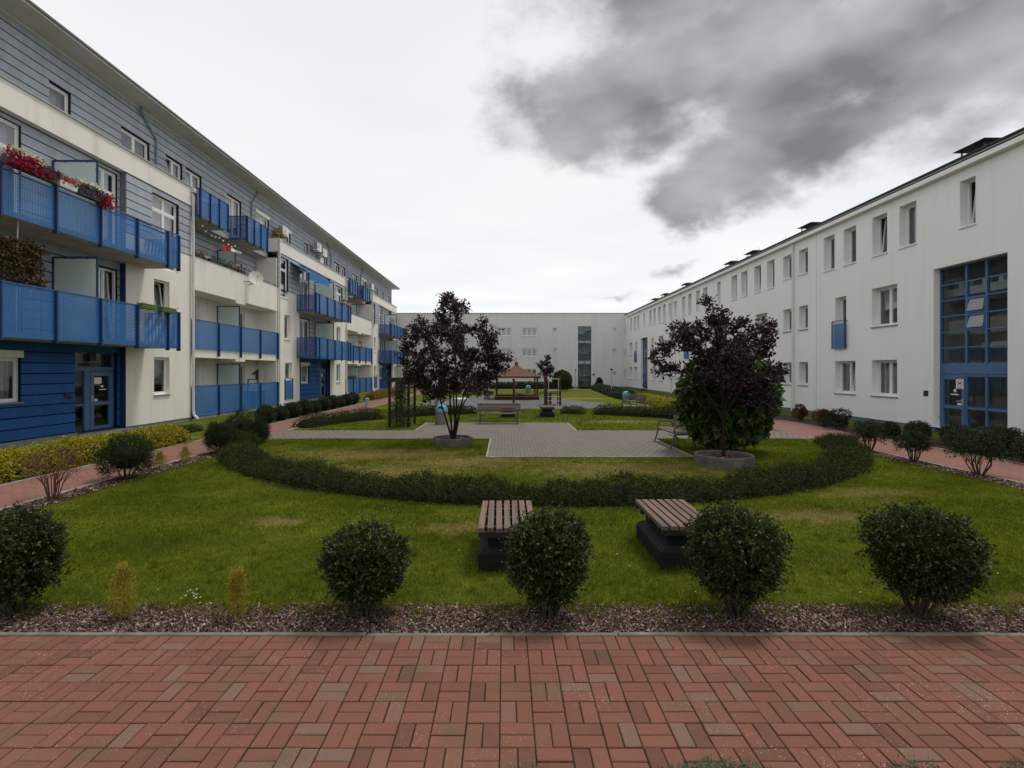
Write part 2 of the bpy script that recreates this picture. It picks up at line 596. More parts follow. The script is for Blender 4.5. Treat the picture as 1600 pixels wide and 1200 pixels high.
FROST.L(_b.outputs[0], _m.inputs[1])
FROST.L(_t.outputs[0], _m.inputs[2])
FROST = FROST.finish(_m.outputs[0])

LF_PRIVET = m_leaf('privet_leaf', [(0.0, (0.008, 0.013, 0.004)), (0.45, (0.023, 0.034, 0.009)), (0.75, (0.062, 0.080, 0.020)), (1.0, (0.17, 0.185, 0.045))], 0.42, 0.22, 0.26, 8.0, 0.4)
LF_YELTOP = m_leaf('sprout_leaf', [(0.0, (0.10, 0.11, 0.02)), (1.0, (0.24, 0.22, 0.045))], 0.5)
LF_YEW = m_leaf('yew_leaf', [(0.0, (0.009, 0.018, 0.009)), (0.5, (0.020, 0.036, 0.015)), (1.0, (0.050, 0.066, 0.020))], 0.5, 0.15, 0.12)
LF_HEDGE = m_leaf('low_hedge_leaf', [(0.0, (0.010, 0.014, 0.004)), (0.45, (0.025, 0.035, 0.009)), (0.72, (0.064, 0.080, 0.018)), (1.0, (0.16, 0.16, 0.042))], 0.55, 0.18, 0.12, 2.2, 0.5)
LF_BARB = m_leaf('barberry_leaf', [(0.0, (0.045, 0.015, 0.010)), (0.5, (0.115, 0.040, 0.024)), (1.0, (0.20, 0.085, 0.045))], 0.5)
LF_GOLD = m_leaf('golden_conifer_leaf', [(0.0, (0.11, 0.085, 0.012)), (0.5, (0.30, 0.25, 0.030)), (1.0, (0.50, 0.36, 0.06))], 0.55)
LF_EUON = m_leaf('yellow_hedge_leaf', [(0.0, (0.055, 0.075, 0.010)), (0.35, (0.20, 0.20, 0.016)), (0.65, (0.44, 0.38, 0.026)), (1.0, (0.62, 0.52, 0.05))], 0.45)
LF_BOX = m_leaf('box_leaf', [(0.0, (0.016, 0.026, 0.008)), (0.6, (0.036, 0.055, 0.016)), (1.0, (0.075, 0.095, 0.026))], 0.45, 0.15)
LF_TOPI = m_leaf('topiary_leaf', [(0.0, (0.022, 0.048, 0.012)), (0.6, (0.055, 0.100, 0.026)), (1.0, (0.09, 0.14, 0.04))], 0.5)
LF_PLUM = m_leaf('plum_leaf', [(0.0, (0.012, 0.007, 0.011)), (0.5, (0.036, 0.018, 0.027)), (0.85, (0.075, 0.035, 0.044)), (1.0, (0.13, 0.060, 0.068))], 0.4, 0.22)
LF_CATA = m_leaf('catalpa_leaf', [(0.0, (0.014, 0.027, 0.007)), (0.5, (0.036, 0.066, 0.016)), (0.85, (0.085, 0.14, 0.032)), (1.0, (0.16, 0.22, 0.06))], 0.45)
LF_JUNI = m_leaf('juniper_leaf', [(0.0, (0.020, 0.050, 0.030)), (0.6, (0.055, 0.11, 0.060)), (1.0, (0.11, 0.17, 0.085))], 0.55)
LF_VINE = m_leaf('climber_leaf', [(0.0, (0.016, 0.028, 0.010)), (0.6, (0.042, 0.065, 0.022)), (1.0, (0.09, 0.12, 0.045))], 0.5)
LF_AUTUMN = m_leaf('wilted_vine_leaf', [(0.0, (0.040, 0.022, 0.012)), (0.5, (0.085, 0.050, 0.020)), (1.0, (0.13, 0.11, 0.03))], 0.6)
LF_GREEN = m_leaf('pot_leaf', [(0.0, (0.02, 0.04, 0.01)), (1.0, (0.09, 0.14, 0.04))], 0.5)
PETAL = {
    'magenta': m_leaf('petal_magenta', [(0.0, (0.22, 0.008, 0.045)), (1.0, (0.52, 0.030, 0.12))], 0.6),
    'white': m_leaf('petal_white', [(0.0, (0.60, 0.58, 0.48)), (1.0, (0.82, 0.80, 0.72))], 0.6),
    'purple': m_leaf('petal_purple', [(0.0, (0.06, 0.03, 0.12)), (1.0, (0.22, 0.15, 0.32))], 0.6),
    'pink': m_leaf('petal_pink', [(0.0, (0.48, 0.14, 0.16)), (1.0, (0.68, 0.36, 0.36))], 0.6),
    'lilac': m_leaf('petal_lilac', [(0.0, (0.30, 0.18, 0.34)), (1.0, (0.58, 0.44, 0.58))], 0.6),
    'red': m_leaf('petal_red', [(0.0, (0.35, 0.02, 0.03)), (1.0, (0.60, 0.06, 0.06))], 0.6),
}

# ------------------------------------------------------------------ geometry helpers
class MB:
    """Collects faces and links them as one mesh object."""

    def __init__(self):
        self.v = []
        self.f = []

    def quad(self, *pts):
        n = len(self.v)
        self.v += [tuple(p) for p in pts]
        self.f.append(tuple(range(n, n + len(pts))))
        return self

    def box(self, x0, x1, y0, y1, z0, z1):
        x0, x1 = min(x0, x1), max(x0, x1)
        y0, y1 = min(y0, y1), max(y0, y1)
        z0, z1 = min(z0, z1), max(z0, z1)
        n = len(self.v)
        self.v += [(x0, y0, z0), (x1, y0, z0), (x1, y1, z0), (x0, y1, z0), (x0, y0, z1), (x1, y0, z1), (x1, y1, z1), (x0, y1, z1)]
        for q in ((0, 3, 2, 1), (4, 5, 6, 7), (0, 1, 5, 4), (1, 2, 6, 5), (2, 3, 7, 6), (3, 0, 4, 7)):
            self.f.append(tuple(n + i for i in q))
        return self

    def cbox(self, x0, x1, y0, y1, z0, z1, c=0.004):
        """Box with chamfered top edges."""
        n = len(self.v)
        zc = z1 - c
        self.v += [(x0, y0, z0), (x1, y0, z0), (x1, y1, z0), (x0, y1, z0),
                   (x0, y0, zc), (x1, y0, zc), (x1, y1, zc), (x0, y1, zc),
                   (x0 + c, y0 + c, z1), (x1 - c, y0 + c, z1), (x1 - c, y1 - c, z1), (x0 + c, y1 - c, z1)]
        for q in ((0, 1, 5, 4), (1, 2, 6, 5), (2, 3, 7, 6), (3, 0, 4, 7), (4, 5, 9, 8), (5, 6, 10, 9), (6, 7, 11, 10), (7, 4, 8, 11), (8, 9, 10, 11)):
            self.f.append(tuple(n + i for i in q))
        return self

    def tube(self, pts, rad, n=8, cap=True):
        pts = [Vector(p) for p in pts]
        if not hasattr(rad, '__len__'):
            rad = [rad] * len(pts)
        base = len(self.v)
        up = Vector((0, 0, 1))
        prev = None
        for i, p in enumerate(pts):
            t = (pts[min(i + 1, len(pts) - 1)] - pts[max(i - 1, 0)])
            if t.length < 1e-9:
                t = up.copy()
            t.normalize()
            if prev is None:
                a = t.cross(up)
                if a.length < 0.05:
                    a = t.cross(Vector((1, 0, 0)))
                a.normalize()
            else:
                a = prev - t * prev.dot(t)
                if a.length < 1e-6:
                    a = t.cross(Vector((1, 0, 0)))
                a.normalize()
            prev = a
            b = t.cross(a)
            for k in range(n):
                ang = 2 * math.pi * k / n
                self.v.append(tuple(p + (a * math.cos(ang) + b * math.sin(ang)) * rad[i]))
        for i in range(len(pts) - 1):
            for k in range(n):
                k2 = (k + 1) % n
                self.f.append((base + i * n + k, base + i * n + k2, base + (i + 1) * n + k2, base + (i + 1) * n + k))
        if cap:
            self.f.append(tuple(base + k for k in range(n)))
            self.f.append(tuple(base + (len(pts) - 1) * n + k for k in range(n)))
        return self

    def lathe(self, prof, cx=0, cy=0, n=24):
        base = len(self.v)
        for (r, z) in prof:
            for k in range(n):
                a = 2 * math.pi * k / n
                self.v.append((cx + r * math.cos(a), cy + r * math.sin(a), z))
        for i in range(len(prof) - 1):
            for k in range(n):
                k2 = (k + 1) % n
                self.f.append((base + i * n + k, base + i * n + k2, base + (i + 1) * n + k2, base + (i + 1) * n + k))
        return self

    def mesh(self, name, mat, smooth=False):
        me = bpy.data.meshes.new(name)
        me.from_pydata(self.v, [], self.f)
        if mat is not None:
            me.materials.append(mat)
        if smooth:
            me.polygons.foreach_set('use_smooth', [True] * len(me.polygons))
        me.update()
        return me

    def build(self, name, mat, parent=None, smooth=False, world=True, **props):
        return link(name, self.mesh(name, mat, smooth), parent, world, **props)


def wloc(o):
    v = Vector((0, 0, 0))
    while o is not None:
        v += o.location
        o = o.parent
    return v


def link(name, me, parent=None, world=True, **props):
    """Link a mesh as an object; with world=True its coordinates are world ones even under a parent."""
    o = bpy.data.objects.new(name, me)
    COL.objects.link(o)
    if parent is not None:
        o.parent = parent
        if world:
            o.location = -wloc(parent)
    for k, v in props.items():
        o[k] = v
    return o


def thing(name, loc, label, category, group=None, rz=0.0):
    o = bpy.data.objects.new(name, None)
    COL.objects.link(o)
    o.location = loc
    o.rotation_euler = (0, 0, rz)
    o.empty_display_size = 0.2
    tag(o, label, category, group)
    return o


def tag(o, label, category, group=None):
    o['label'] = label
    o['category'] = category
    if group:
        o['group'] = group
    return o


def copy_tree(o, parent=None):
    c = o.copy()
    COL.objects.link(c)
    c.parent = parent
    for ch in list(o.children):
        copy_tree(ch, c)
    return c


def np_mesh(name, verts, tris, mat):
    me = bpy.data.meshes.new(name)
    nv, nf = len(verts), len(tris)
    me.vertices.add(nv)
    me.vertices.foreach_set('co', np.ascontiguousarray(verts, dtype=np.float32).ravel())
    me.loops.add(nf * 3)
    me.loops.foreach_set('vertex_index', np.ascontiguousarray(tris, dtype=np.int32).ravel())
    me.polygons.add(nf)
    me.polygons.foreach_set('loop_start', np.arange(0, nf * 3, 3, dtype=np.int32))
    me.update(calc_edges=True)
    me.materials.append(mat)
    return me


# ------------------------------------------------------------------ foliage helpers
def unit(v):
    return v / np.maximum(np.linalg.norm(v, axis=1, keepdims=True), 1e-9)


def leaf_arrays(rng, c, axis, L, W, droop=0.0, flat=0.6):
    """Folded diamond leaves: base at c, pointing along axis."""
    n = len(c)
    a = unit(axis)
    up = np.tile(np.array([[0, 0, 1.0]]), (n, 1)) * flat + rng.normal(0, 1, (n, 3)) * (1 - flat * 0.5)
    s = unit(np.cross(a, up))
    nn = np.cross(s, a)
    L = np.asarray(L).reshape(-1, 1) * np.ones((n, 1))
    W = np.asarray(W).reshape(-1, 1) * np.ones((n, 1))
    mid = c + a * L * 0.45
    tip = c + a * L - nn * L * droop
    l = mid + s * W * 0.5 + nn * W * 0.18
    r = mid - s * W * 0.5 + nn * W * 0.18
    v = np.stack([c, r, tip, l], 1).reshape(-1, 3)
    i = np.arange(n, dtype=np.int32)[:, None] * 4
    t = np.concatenate([i + np.array([[0, 1, 2]]), i + np.array([[0, 2, 3]])], 1).reshape(-1, 3)
    return v, t


def twigs(rng, org, d, length, nleaf, L, W, spread=0.7, droop=0.1, flat=0.6):
    """Leaves set along twigs that start at org and run along d."""
    n = len(org)
    d = unit(d)
    k = rng.uniform(0.1, 1.0, (n, nleaf, 1))
    ln = np.asarray(length).reshape(-1, 1, 1) * np.ones((n, 1, 1))
    jit = rng.normal(0, 1, (n, nleaf, 3)) * ln * 0.10
    c = org[:, None, :] + d[:, None, :] * k * ln + jit
    ax = d[:, None, :] + rng.normal(0, spread, (n, nleaf, 3))
    Ls = L * rng.uniform(0.65, 1.25, n * nleaf)
    Ws = W * rng.uniform(0.7, 1.2, n * nleaf)
    return leaf_arrays(rng, c.reshape(-1, 3), ax.reshape(-1, 3), Ls, Ws, droop, flat)


def lumps(rng, n=7, amp=0.16):
    k = rng.normal(0, 1, (n, 3)) * 2.2
    ph = rng.uniform(0, 6.28, n)

    def f(d):
        return 1 + amp * np.sin(d @ k.T + ph).sum(1) / math.sqrt(n) * 1.4
    return f


def shrub_leaves(rng, rx, ry, rz, cz, ntw, nleaf, L, W, tl=0.10, amp=0.14, upb=0.35, shell=0.72, bottom=-0.75, spread=0.7, flat=0.5, vase=False):
    d = unit(rng.normal(0, 1, (int(ntw * 1.5), 3)))
    d = d[d[:, 2] > bottom][:ntw]
    f = lumps(rng, 9, amp)(d)
    rad = (shell + (1 - shell) * rng.uniform(0, 1, len(d)) ** 0.6) * f
    org = d * rad[:, None] * np.array([[rx, ry, rz]]) * 0.9
    if vase:
        w = np.interp(d[:, 2], [-1, -.5, 0, .6, 1], [.80, .88, 1.0, 1.12, 1.15])
        org[:, :2] *= w[:, None]
        org[:, 2] = np.sign(org[:, 2]) * rz * (np.abs(org[:, 2]) / rz) ** .82
    org[:, 2] += cz
    dr = d + np.array([[0, 0, upb]]) + rng.normal(0, 0.45, d.shape)
    return twigs(rng, org, dr, tl * rng.uniform(0.5, 1.2, len(d)), nleaf, L, W, spread, 0.1, flat)


def join_arrays(parts):
    vs, ts, o = [], [], 0
    for v, t in parts:
        vs.append(v)
        ts.append(t + o)
        o += len(v)
    return np.concatenate(vs), np.concatenate(ts)


def stems_mb(rng, h, n, spread, r0, base_r=0.05, fork=True):
    mb = MB()
    for i in range(n):
        a = 2 * math.pi * (i + rng.uniform(-0.3, 0.3)) / n
        b = Vector((math.cos(a) * base_r, math.sin(a) * base_r, -0.02))
        tip = Vector((math.cos(a) * spread * rng.uniform(0.5, 1), math.sin(a) * spread * rng.uniform(0.5, 1), h * rng.uniform(0.7, 1)))
        m = b.lerp(tip, 0.45) + Vector((rng.normal(0, .03), rng.normal(0, .03), h * 0.08))
        mb.tube([b, m, tip], [r0, r0 * 0.75, r0 * 0.25], 5, False)
        if fork:
            for _ in range(2):
                t2 = tip + Vector((rng.normal(0, spread * 0.35), rng.normal(0, spread * 0.35), rng.uniform(-0.05, 0.2) * h))
                mb.tube([m, m.lerp(t2, 0.5) + Vector((0, 0, h * 0.05)), t2], [r0 * 0.6, r0 * 0.4, r0 * 0.15], 4, False)
    return mb


def core_mb(rx, ry, rz, cz, rng, n=14):  # closed lump that stops see-through; inner shade is put into its colour
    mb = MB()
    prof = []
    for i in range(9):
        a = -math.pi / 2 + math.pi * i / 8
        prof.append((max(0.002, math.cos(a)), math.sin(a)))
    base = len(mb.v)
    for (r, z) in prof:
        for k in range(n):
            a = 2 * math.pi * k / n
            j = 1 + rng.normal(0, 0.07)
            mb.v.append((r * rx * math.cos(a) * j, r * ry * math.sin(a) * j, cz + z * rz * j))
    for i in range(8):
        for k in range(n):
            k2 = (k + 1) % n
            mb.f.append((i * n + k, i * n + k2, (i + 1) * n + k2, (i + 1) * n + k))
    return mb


# ------------------------------------------------------------------ facade helpers
class Facade:
    """A vertical plane: u runs along it, d goes into the building."""

    def __init__(self, axis, pos, sign):
        self.axis, self.pos, self.s = axis, pos, sign

    def P(self, u, z, d):
        q = self.pos + self.s * d
        return (q, u, z) if self.axis == 'x' else (u, q, z)

    def box(self, mb, u0, u1, z0, z1, d0, d1):
        a, b = self.P(u0, z0, d0), self.P(u1, z1, d1)
        mb.box(a[0], b[0], a[1], b[1], a[2], b[2])

    def rect(self, mb, u0, u1, z0, z1, d):
        mb.quad(self.P(u0, z0, d), self.P(u1, z0, d), self.P(u1, z1, d), self.P(u0, z1, d))

    def wall(self, mb, u0, u1, z0, z1, d, openings, reveal):
        ops = [(max(a, u0), min(b, u1), max(c, z0), min(e, z1)) for (a, b, c, e) in openings if b > u0 and a < u1 and e > z0 and c < z1]
        us = sorted({u0, u1, *[o[0] for o in ops], *[o[1] for o in ops]})
        zs = sorted({z0, z1, *[o[2] for o in ops], *[o[3] for o in ops]})
        for i in range(len(us) - 1):
            for j in range(len(zs) - 1):
                cu, cz = (us[i] + us[i + 1]) / 2, (zs[j] + zs[j + 1]) / 2
                if any(a < cu < b and c < cz < e for (a, b, c, e) in ops):
                    continue
                self.rect(mb, us[i], us[i + 1], zs[j], zs[j + 1], d)
        if reveal:
            for (a, b, c, e) in ops:
                P = self.P
                r = d + reveal
                mb.quad(P(a, c, d), P(a, e, d), P(a, e, r), P(a, c, r))
                mb.quad(P(b, c, d), P(b, e, d), P(b, e, r), P(b, c, r))
                mb.quad(P(a, e, d), P(b, e, d), P(b, e, r), P(a, e, r))
                mb.quad(P(a, c, d), P(b, c, d), P(b, c, r), P(a, c, r))


WRNG = random.Random(5)


def window(f, parent, u0, u1, z0, z1, d, cols=1, transom=None, sill=None, curtain=None, tilt=(), shutter=False, frame_mat=None,
           fw=0.065, glass=None, label=None, sill_mat=None, sill_out=0.05, face=None, plain=False):
    """frame (the part) > pane, sill, curtain, shutter_box"""
    fm = frame_mat or PVC
    gl = glass or GLASS
    mb = MB()
    f.box(mb, u0, u0 + fw, z0, z1, d, d + 0.07)
    f.box(mb, u1 - fw, u1, z0, z1, d, d + 0.07)
    f.box(mb, u0 + fw, u1 - fw, z0, z0 + fw, d, d + 0.07)
    f.box(mb, u0 + fw, u1 - fw, z1 - fw, z1, d, d + 0.07)
    cw = (u1 - u0 - fw) / cols
    panes = []
    for i in range(cols):
        a = u0 + fw + cw * i
        b = u0 + cw * (i + 1)
        if i:
            f.box(mb, a - fw - 0.012, a + 0.012, z0 + fw, z1 - fw, d + 0.003, d + 0.066)
        zz = [(z0 + fw, z1 - fw)]
        if transom:
            f.box(mb, a, b, transom - fw * 0.6, transom + fw * 0.6, d + 0.005, d + 0.06)
            zz = [(z0 + fw, transom - fw * 0.6), (transom + fw * 0.6, z1 - fw)]
        for (p, q) in zz:
            panes.append((a, b, p, q, i))
    w = mb.build('window', fm, parent)
    if label:
        w['label'] = label
    for (a, b, p, q, i) in panes:
        if i in tilt:
            # sash hinged at its foot, leaning into the room
            lean = 0.16
            sm = MB()
            g = 0.055
            P = f.P

            def pt(u, k, dd):
                return P(u, p + (q - p) * k, d + 0.05 + lean * k + dd)
            for (ua, ub, ka, kb) in ((a, a + g, 0, 1), (b - g, b, 0, 1), (a + g, b - g, 0, g / (q - p)), (a + g, b - g, 1 - g / (q - p), 1)):
                lo, hi = [pt(ua, ka, 0), pt(ub, ka, 0), pt(ub, kb, 0), pt(ua, kb, 0)], [pt(ua, ka, .05), pt(ub, ka, .05), pt(ub, kb, .05), pt(ua, kb, .05)]
                sm.quad(*lo)
                sm.quad(*hi)
                for m in range(4):
                    sm.quad(lo[m], lo[(m + 1) % 4], hi[(m + 1) % 4], hi[m])
            sm.build('tilted_sash', fm, w)
            pm = MB()
            pm.quad(pt(a + g, 0.03, 0.02), pt(b - g, 0.03, 0.02), pt(b - g, 0.97, 0.02), pt(a + g, 0.97, 0.02))
            pm.build('pane', gl, w)
        else:
            sm = MB()
            if not plain:
                g = 0.04
                f.box(sm, a, a + g, p, q, d + 0.012, d + 0.055)
                f.box(sm, b - g, b, p, q, d + 0.012, d + 0.055)
                f.box(sm, a + g, b - g, p, p + g, d + 0.012, d + 0.055)
                f.box(sm, a + g, b - g, q - g, q, d + 0.012, d + 0.055)
                sm.build('sash', fm, w)
            pm = MB()
            f.rect(pm, a, b, p, q, d + 0.035)
            pm.build('pane', gl, w)
    if curtain:
        cm = MB()
        n = max(3, int((u1 - u0) / 0.06))
        zc0 = z0 if curtain != 'half' else z0 + (z1 - z0) * 0.45
        for i in range(n):
            ua, ub = u0 + (u1 - u0) * i / n, u0 + (u1 - u0) * (i + 1) / n
            da, db = d + 0.26 + 0.025 * math.sin(i * 1.7), d + 0.26 + 0.025 * math.sin((i + 1) * 1.7)
            P = f.P
            cm.quad(P(ua, zc0, da), P(ub, zc0, db), P(ub, z1, db), P(ua, z1, da))
        cm.build('curtain', BLIND if curtain == 'grey' else CURT, w)
    if face is not None and sill is not False:
        sb = MB()
        P = f.P
        o = face - sill_out
        zt = z0 - 0.005
        u_a, u_b = u0 - 0.03, u1 + 0.03
        f.box(sb, u_a, u_b, zt - 0.035, zt, o, face - 0.002)
        f.box(sb, u0 + 0.004, u1 - 0.004, zt - 0.03, zt - 0.004, face - 0.002, d)
        sb.build('sill', sill_mat or SILLW, w)
    if shutter:
        sb = MB()
        f.box(sb, u0 - 0.04, u1 + 0.04, z1 - 0.005, z1 + 0.19, d - 0.13, d + 0.02)
        sb.build('shutter_box', SILLW, w)
    return w


def boards(f, parent, u0, u1, z0, z1, pitch, openings, d, mat, name, lim=None):
    """Horizontal cladding boards, each an object of its own up to lim (distance), joined beyond."""
    rows = max(1, round((z1 - z0) / pitch))
    p = (z1 - z0) / rows
    far = MB()
    for r in range(rows):
        a, b = z0 + r * p + 0.017, z0 + (r + 1) * p - 0.017
        cuts = sorted((o[0] - 0.0, o[1] + 0.0) for o in openings if o[3] > a + 0.02 and o[2] < b - 0.02 and o[1] > u0 and o[0] < u1)
        s = u0
        segs = []
        for (c, e) in cuts:
            if c - s > 0.05:
                segs.append((s, c))
            s = max(s, e)
        if u1 - s > 0.05:
            segs.append((s, u1))
        segs = [(c, e, a, b) for (c, e) in segs]
        for o in openings:
            if o[3] > a + 0.02 and o[2] < b - 0.02 and o[1] > u0 and o[0] < u1:
                c, e = max(o[0], u0), min(o[1], u1)
                if o[3] < b - 0.025:
                    segs.append((c, e, o[3] + 0.004, b))
                if o[2] > a + 0.025:
                    segs.append((c, e, a, o[2] - 0.004))
        for (c, e, a, b) in segs:
            n = max(1, math.ceil((e - c) / 7.2))
            for k in range(n):
                x0, x1 = c + (e - c) * k / n + 0.002, c + (e - c) * (k + 1) / n - 0.002
                if lim is not None and x0 > lim:
                    f.box(far, x0, x1, a, b, d - 0.022, d - 0.001)
                else:
                    m = MB()
                    f.box(m, x0, x1, a, b, d - 0.022, d - 0.001)
                    m.build(name, mat, parent)
    if far.f:
        far.build('far_' + name + 's', mat, parent, kind='stuff')


class Multi:
    """Faces sorted by the bay they belong to; each bay becomes a part of its own."""

    def __init__(self):
        self.p = {}

    def cur(self):
        return self.p.setdefault(KEY[0], MB())

    def box(self, *a):
        return self.cur().box(*a)

    def quad(self, *a):
        return self.cur().quad(*a)

    def build(self, name, mat, parent):
        for mb in self.p.values():
            mb.build(name, mat, parent)


KEY = ['']

# ------------------------------------------------------------------ ground, paths
PATH_L = (-9.25, -7.70)
PATH_R = (9.75, 11.75)
RING_C = (0.95, 17.0)
RING_R = 8.72

g = MB()
n = 40
g.quad((-500, -400, 0), (500, -400, 0), (500, 600, 0), (-500, 600, 0))
o = g.build('ground', LAWN)
o['kind'] = 'structure'


def sheet(name, polys, z, mat, kind='structure'):
    m = MB()
    for p in polys:
        m.quad(*[(x, y, z) for x, y in p])
    ob = m.build(name, mat)
    ob['kind'] = kind
    return ob


def rect(x0, x1, y0, y1):
    return [(x0, y0), (x1, y0), (x1, y1), (x0, y1)]


PAVE_Y1 = 4.051
sheet('path_left', [rect(PATH_L[0], PATH_L[1], 4.20, 60.5)], 0.012, REDPATH)
sheet('path_right', [rect(PATH_R[0], PATH_R[1], 4.20, 60.5)], 0.012, REDPATH)
sheet('path_far', [rect(PATH_L[1], PATH_R[0], 56.6, 58.4)], 0.012, REDPATH)
plaza = sheet('plaza', [rect(-7.70, 9.75, 16.0, 17.95), rect(-0.42, 4.60, 12.60, 16.0), rect(-3.15, 2.50, 17.95, 20.70)], 0.014, GREYPAVE)
sheet('playground_surface', [[(-5.3, 36.8), (-5.6, 33.5), (-4.2, 30.4), (-1.2, 28.8), (3.0, 28.5), (5.6, 29.0), (6.6, 30.4), (6.4, 34.0), (5.0, 36.2), (2.0, 41.5), (-3.0, 41.5)]],
      0.010, RUBBER)
sheet('path_play', [rect(-7.70, -4.9, 33.6, 34.6), rect(6.3, 9.75, 30.4, 31.6)], 0.007, GREYPAVE)
beds = [rect(-14.0, 14.6, 4.11, 4.56), rect(-7.65, -7.20, 4.56, 15.0), rect(9.25, 9.70, 4.56, 15.2),
        rect(-10.9, -9.25, 8.0, 15.9), rect(11.75, 13.4, 8.0, 26.0), rect(-10.0, -9.25, 20.0, 35.0)]
sheet('mulch_bed', beds, 0.004, SOIL)

# kerb stones round the near pavement and along the side paths
kerb = MB()
kerb.box(-14, 15, 4.060, 4.104, -0.05, 0.018)
kerb_o = kerb.build('kerb', CONC_D)
kerb_o['kind'] = 'structure'
KC = m_plain('kerb_concrete', (0.165, 0.148, 0.120), 0.9, 0.15, 0.25, 8, 0.4)
x = -7.1
while x < 7.5:
    m = MB()
    m.cbox(x + 0.003, x + 0.997, 4.058, 4.102, 0.0, 0.034 + WRNG.uniform(-0.003, 0.004), 0.006)
    m.build('kerb_stone', KC, kerb_o)
    x += 1.0
edges = MB()
for (xa, xb) in ((PATH_L[1], PATH_L[1] + 0.05), (PATH_R[0] - 0.05, PATH_R[0]), (PATH_L[0] - 0.05, PATH_L[0]), (PATH_R[1], PATH_R[1] + 0.05)):
    for (ya, yb) in ((4.2, 15.98), (17.97, 60.4)):
        edges.box(xa, xb, ya, yb, -0.02, 0.026)
for (xa, xb, ya, yb) in ((-7.6, -0.47, 15.95, 15.998), (4.65, 9.65, 15.95, 15.998), (-0.47, -0.422, 12.55, 15.94), (4.602, 4.65, 12.55, 15.94), (-0.42, 4.60, 12.55, 12.598),
                         (-7.6, -3.2, 17.952, 18.0), (2.55, 9.65, 17.952, 18.0), (-3.2, -3.152, 18.0, 20.75), (2.502, 2.55, 18.0, 20.75), (-3.15, 2.5, 20.702, 20.75)):
    edges.box(xa, xb, ya, yb, -0.02, 0.022)
o = edges.build('kerb_edging', CONC)
o['kind'] = 'structure'

# near pavement: red blocks in basket weave, pairs of 20 x 10 cm
bed = MB()
bed.quad((-14, -1.0, 0.0235), (15, -1.0, 0.0235), (15, 4.056, 0.0235), (-14, 4.056, 0.0235))
pave = bed.build('pavement', SAND)
pave['kind'] = 'structure'
bm_ = MB()
bm_.cbox(-0.0968, 0.0968, -0.0468, 0.0468, 0.0, 0.030, 0.0045)
me_h = bm_.mesh('brick', BLOCKRED_O)
bm_ = MB()
bm_.cbox(-0.0468, 0.0468, -0.0968, 0.0968, 0.0, 0.030, 0.0045)
me_v = bm_.mesh('brick', BLOCKRED_O)
BR = random.Random(11)
cells = []
X0, Y0 = -0.23, 2.852
for r in range(-6, 6):
    for c in range(-36, 37):
        vx, vy = X0 + 0.2 * c, Y0 + 0.2 * r
        vert = (r + c) % 2 == 0
        for k in (0, 1):
            if vert:
                cells.append((vx + 0.05 + 0.1 * k, vy + 0.1, True))
            else:
                cells.append((vx + 0.1, vy + 0.05 + 0.1 * k, False))
inview = [q for q in cells if q[1] > 2.60 and -0.97 * q[1] < q[0] < 1.02 * q[1]]
inview.sort(key=lambda q: q[1])
single = set(inview[:298])
far = MB()
for q in cells:
    cx, cy, vert = q
    z = 0.001 + BR.uniform(-0.0025, 0.0025)
    rx, ry, rz = BR.gauss(0, 0.006), BR.gauss(0, 0.006), BR.gauss(0, 0.006)
    if q in single:
        ob = link('brick', me_v if vert else me_h, pave)
        ob.location = (cx + BR.gauss(0, .0008), cy + BR.gauss(0, .0008), z)
        ob.rotation_euler = (rx, ry, rz)
    else:
        hx, hy = (0.0468, 0.0968) if vert else (0.0968, 0.0468)
        far.cbox(cx - hx, cx + hx, cy - hy, cy + hy, z, z + 0.030, 0.0045)
far.build('far_bricks', BLOCKRED_I, pave, kind='stuff')
# weeds rooted in the joints of the blocks
rng = np.random.default_rng(77)
nw = 500
wx = X0 + 0.2 * rng.integers(-20, 22, nw) + rng.normal(0, 0.003, nw)
wy = rng.uniform(2.4, 4.05, nw)
hz = rng.random(nw) < 0.5
wx2 = rng.uniform(-4, 4.2, nw)
wy2 = Y0 + 0.2 * rng.integers(-2, 6, nw) + rng.normal(0, 0.003, nw)
c = np.stack([np.where(hz, wx, wx2), np.where(hz, wy, wy2), np.full(nw, 0.024)], 1)
clump = np.clip(np.sin(c[:, 0] * 2.1 + 1) * np.sin(c[:, 1] * 3.3), 0, 1) > 0.55
c = c[clump]
if len(c):
    c = np.repeat(c, 4, 0) + rng.normal(0, 0.006, (len(c) * 4, 3)) * np.array([[1, 1, 0]])
    v, t = leaf_arrays(rng, c, np.array([[0, 0, 1.0]]) + rng.normal(0, 0.5, (len(c), 3)), 0.014, 0.005)
    o = link('joint_weeds', np_mesh('joint_weeds', v, t, LF_GREEN))
    o['kind'] = 'stuff'
    tag(o, 'tiny weeds sprouting in the joints of the red blocks', 'weeds')

# ------------------------------------------------------------------ grass blades and bark chips
TABLES = [(-0.29, 0.35, 5.36, 6.50), (1.66, 2.30, 5.42, 6.56)]
PLANTERS = [(-1.49, 14.65, 0.58), (4.98, 11.65, 0.66)]


def lawn_mask(x, y):
    ok = (x > -7.2) & (x < 9.25) & (y > 4.54 + 0.05 * np.sin(x * 3.1) + 0.04 * np.sin(x * 9.7) + 0.03 * np.sin(x * 23.0))
    ok &= ~((y > 15.95) & (y < 18.0))
    ok &= ~((x > -0.48) & (x < 4.66) & (y > 12.54) & (y < 16.1))
    ok &= ~((x > -3.2) & (x < 2.55) & (y > 17.9) & (y < 20.76))
    r = np.hypot(x - RING_C[0], y - RING_C[1])
    ok &= ~((np.abs(r - RING_R) < 0.42) & (y < 15.5))
    for (a, b, c_, d_) in TABLES:
        ok &= ~((x > a + .02) & (x < b - .02) & (y > c_ + .06) & (y < d_ - .06))
    for (a, b, rr) in PLANTERS:
        ok &= np.hypot(x - a, y - b) > rr
    return ok


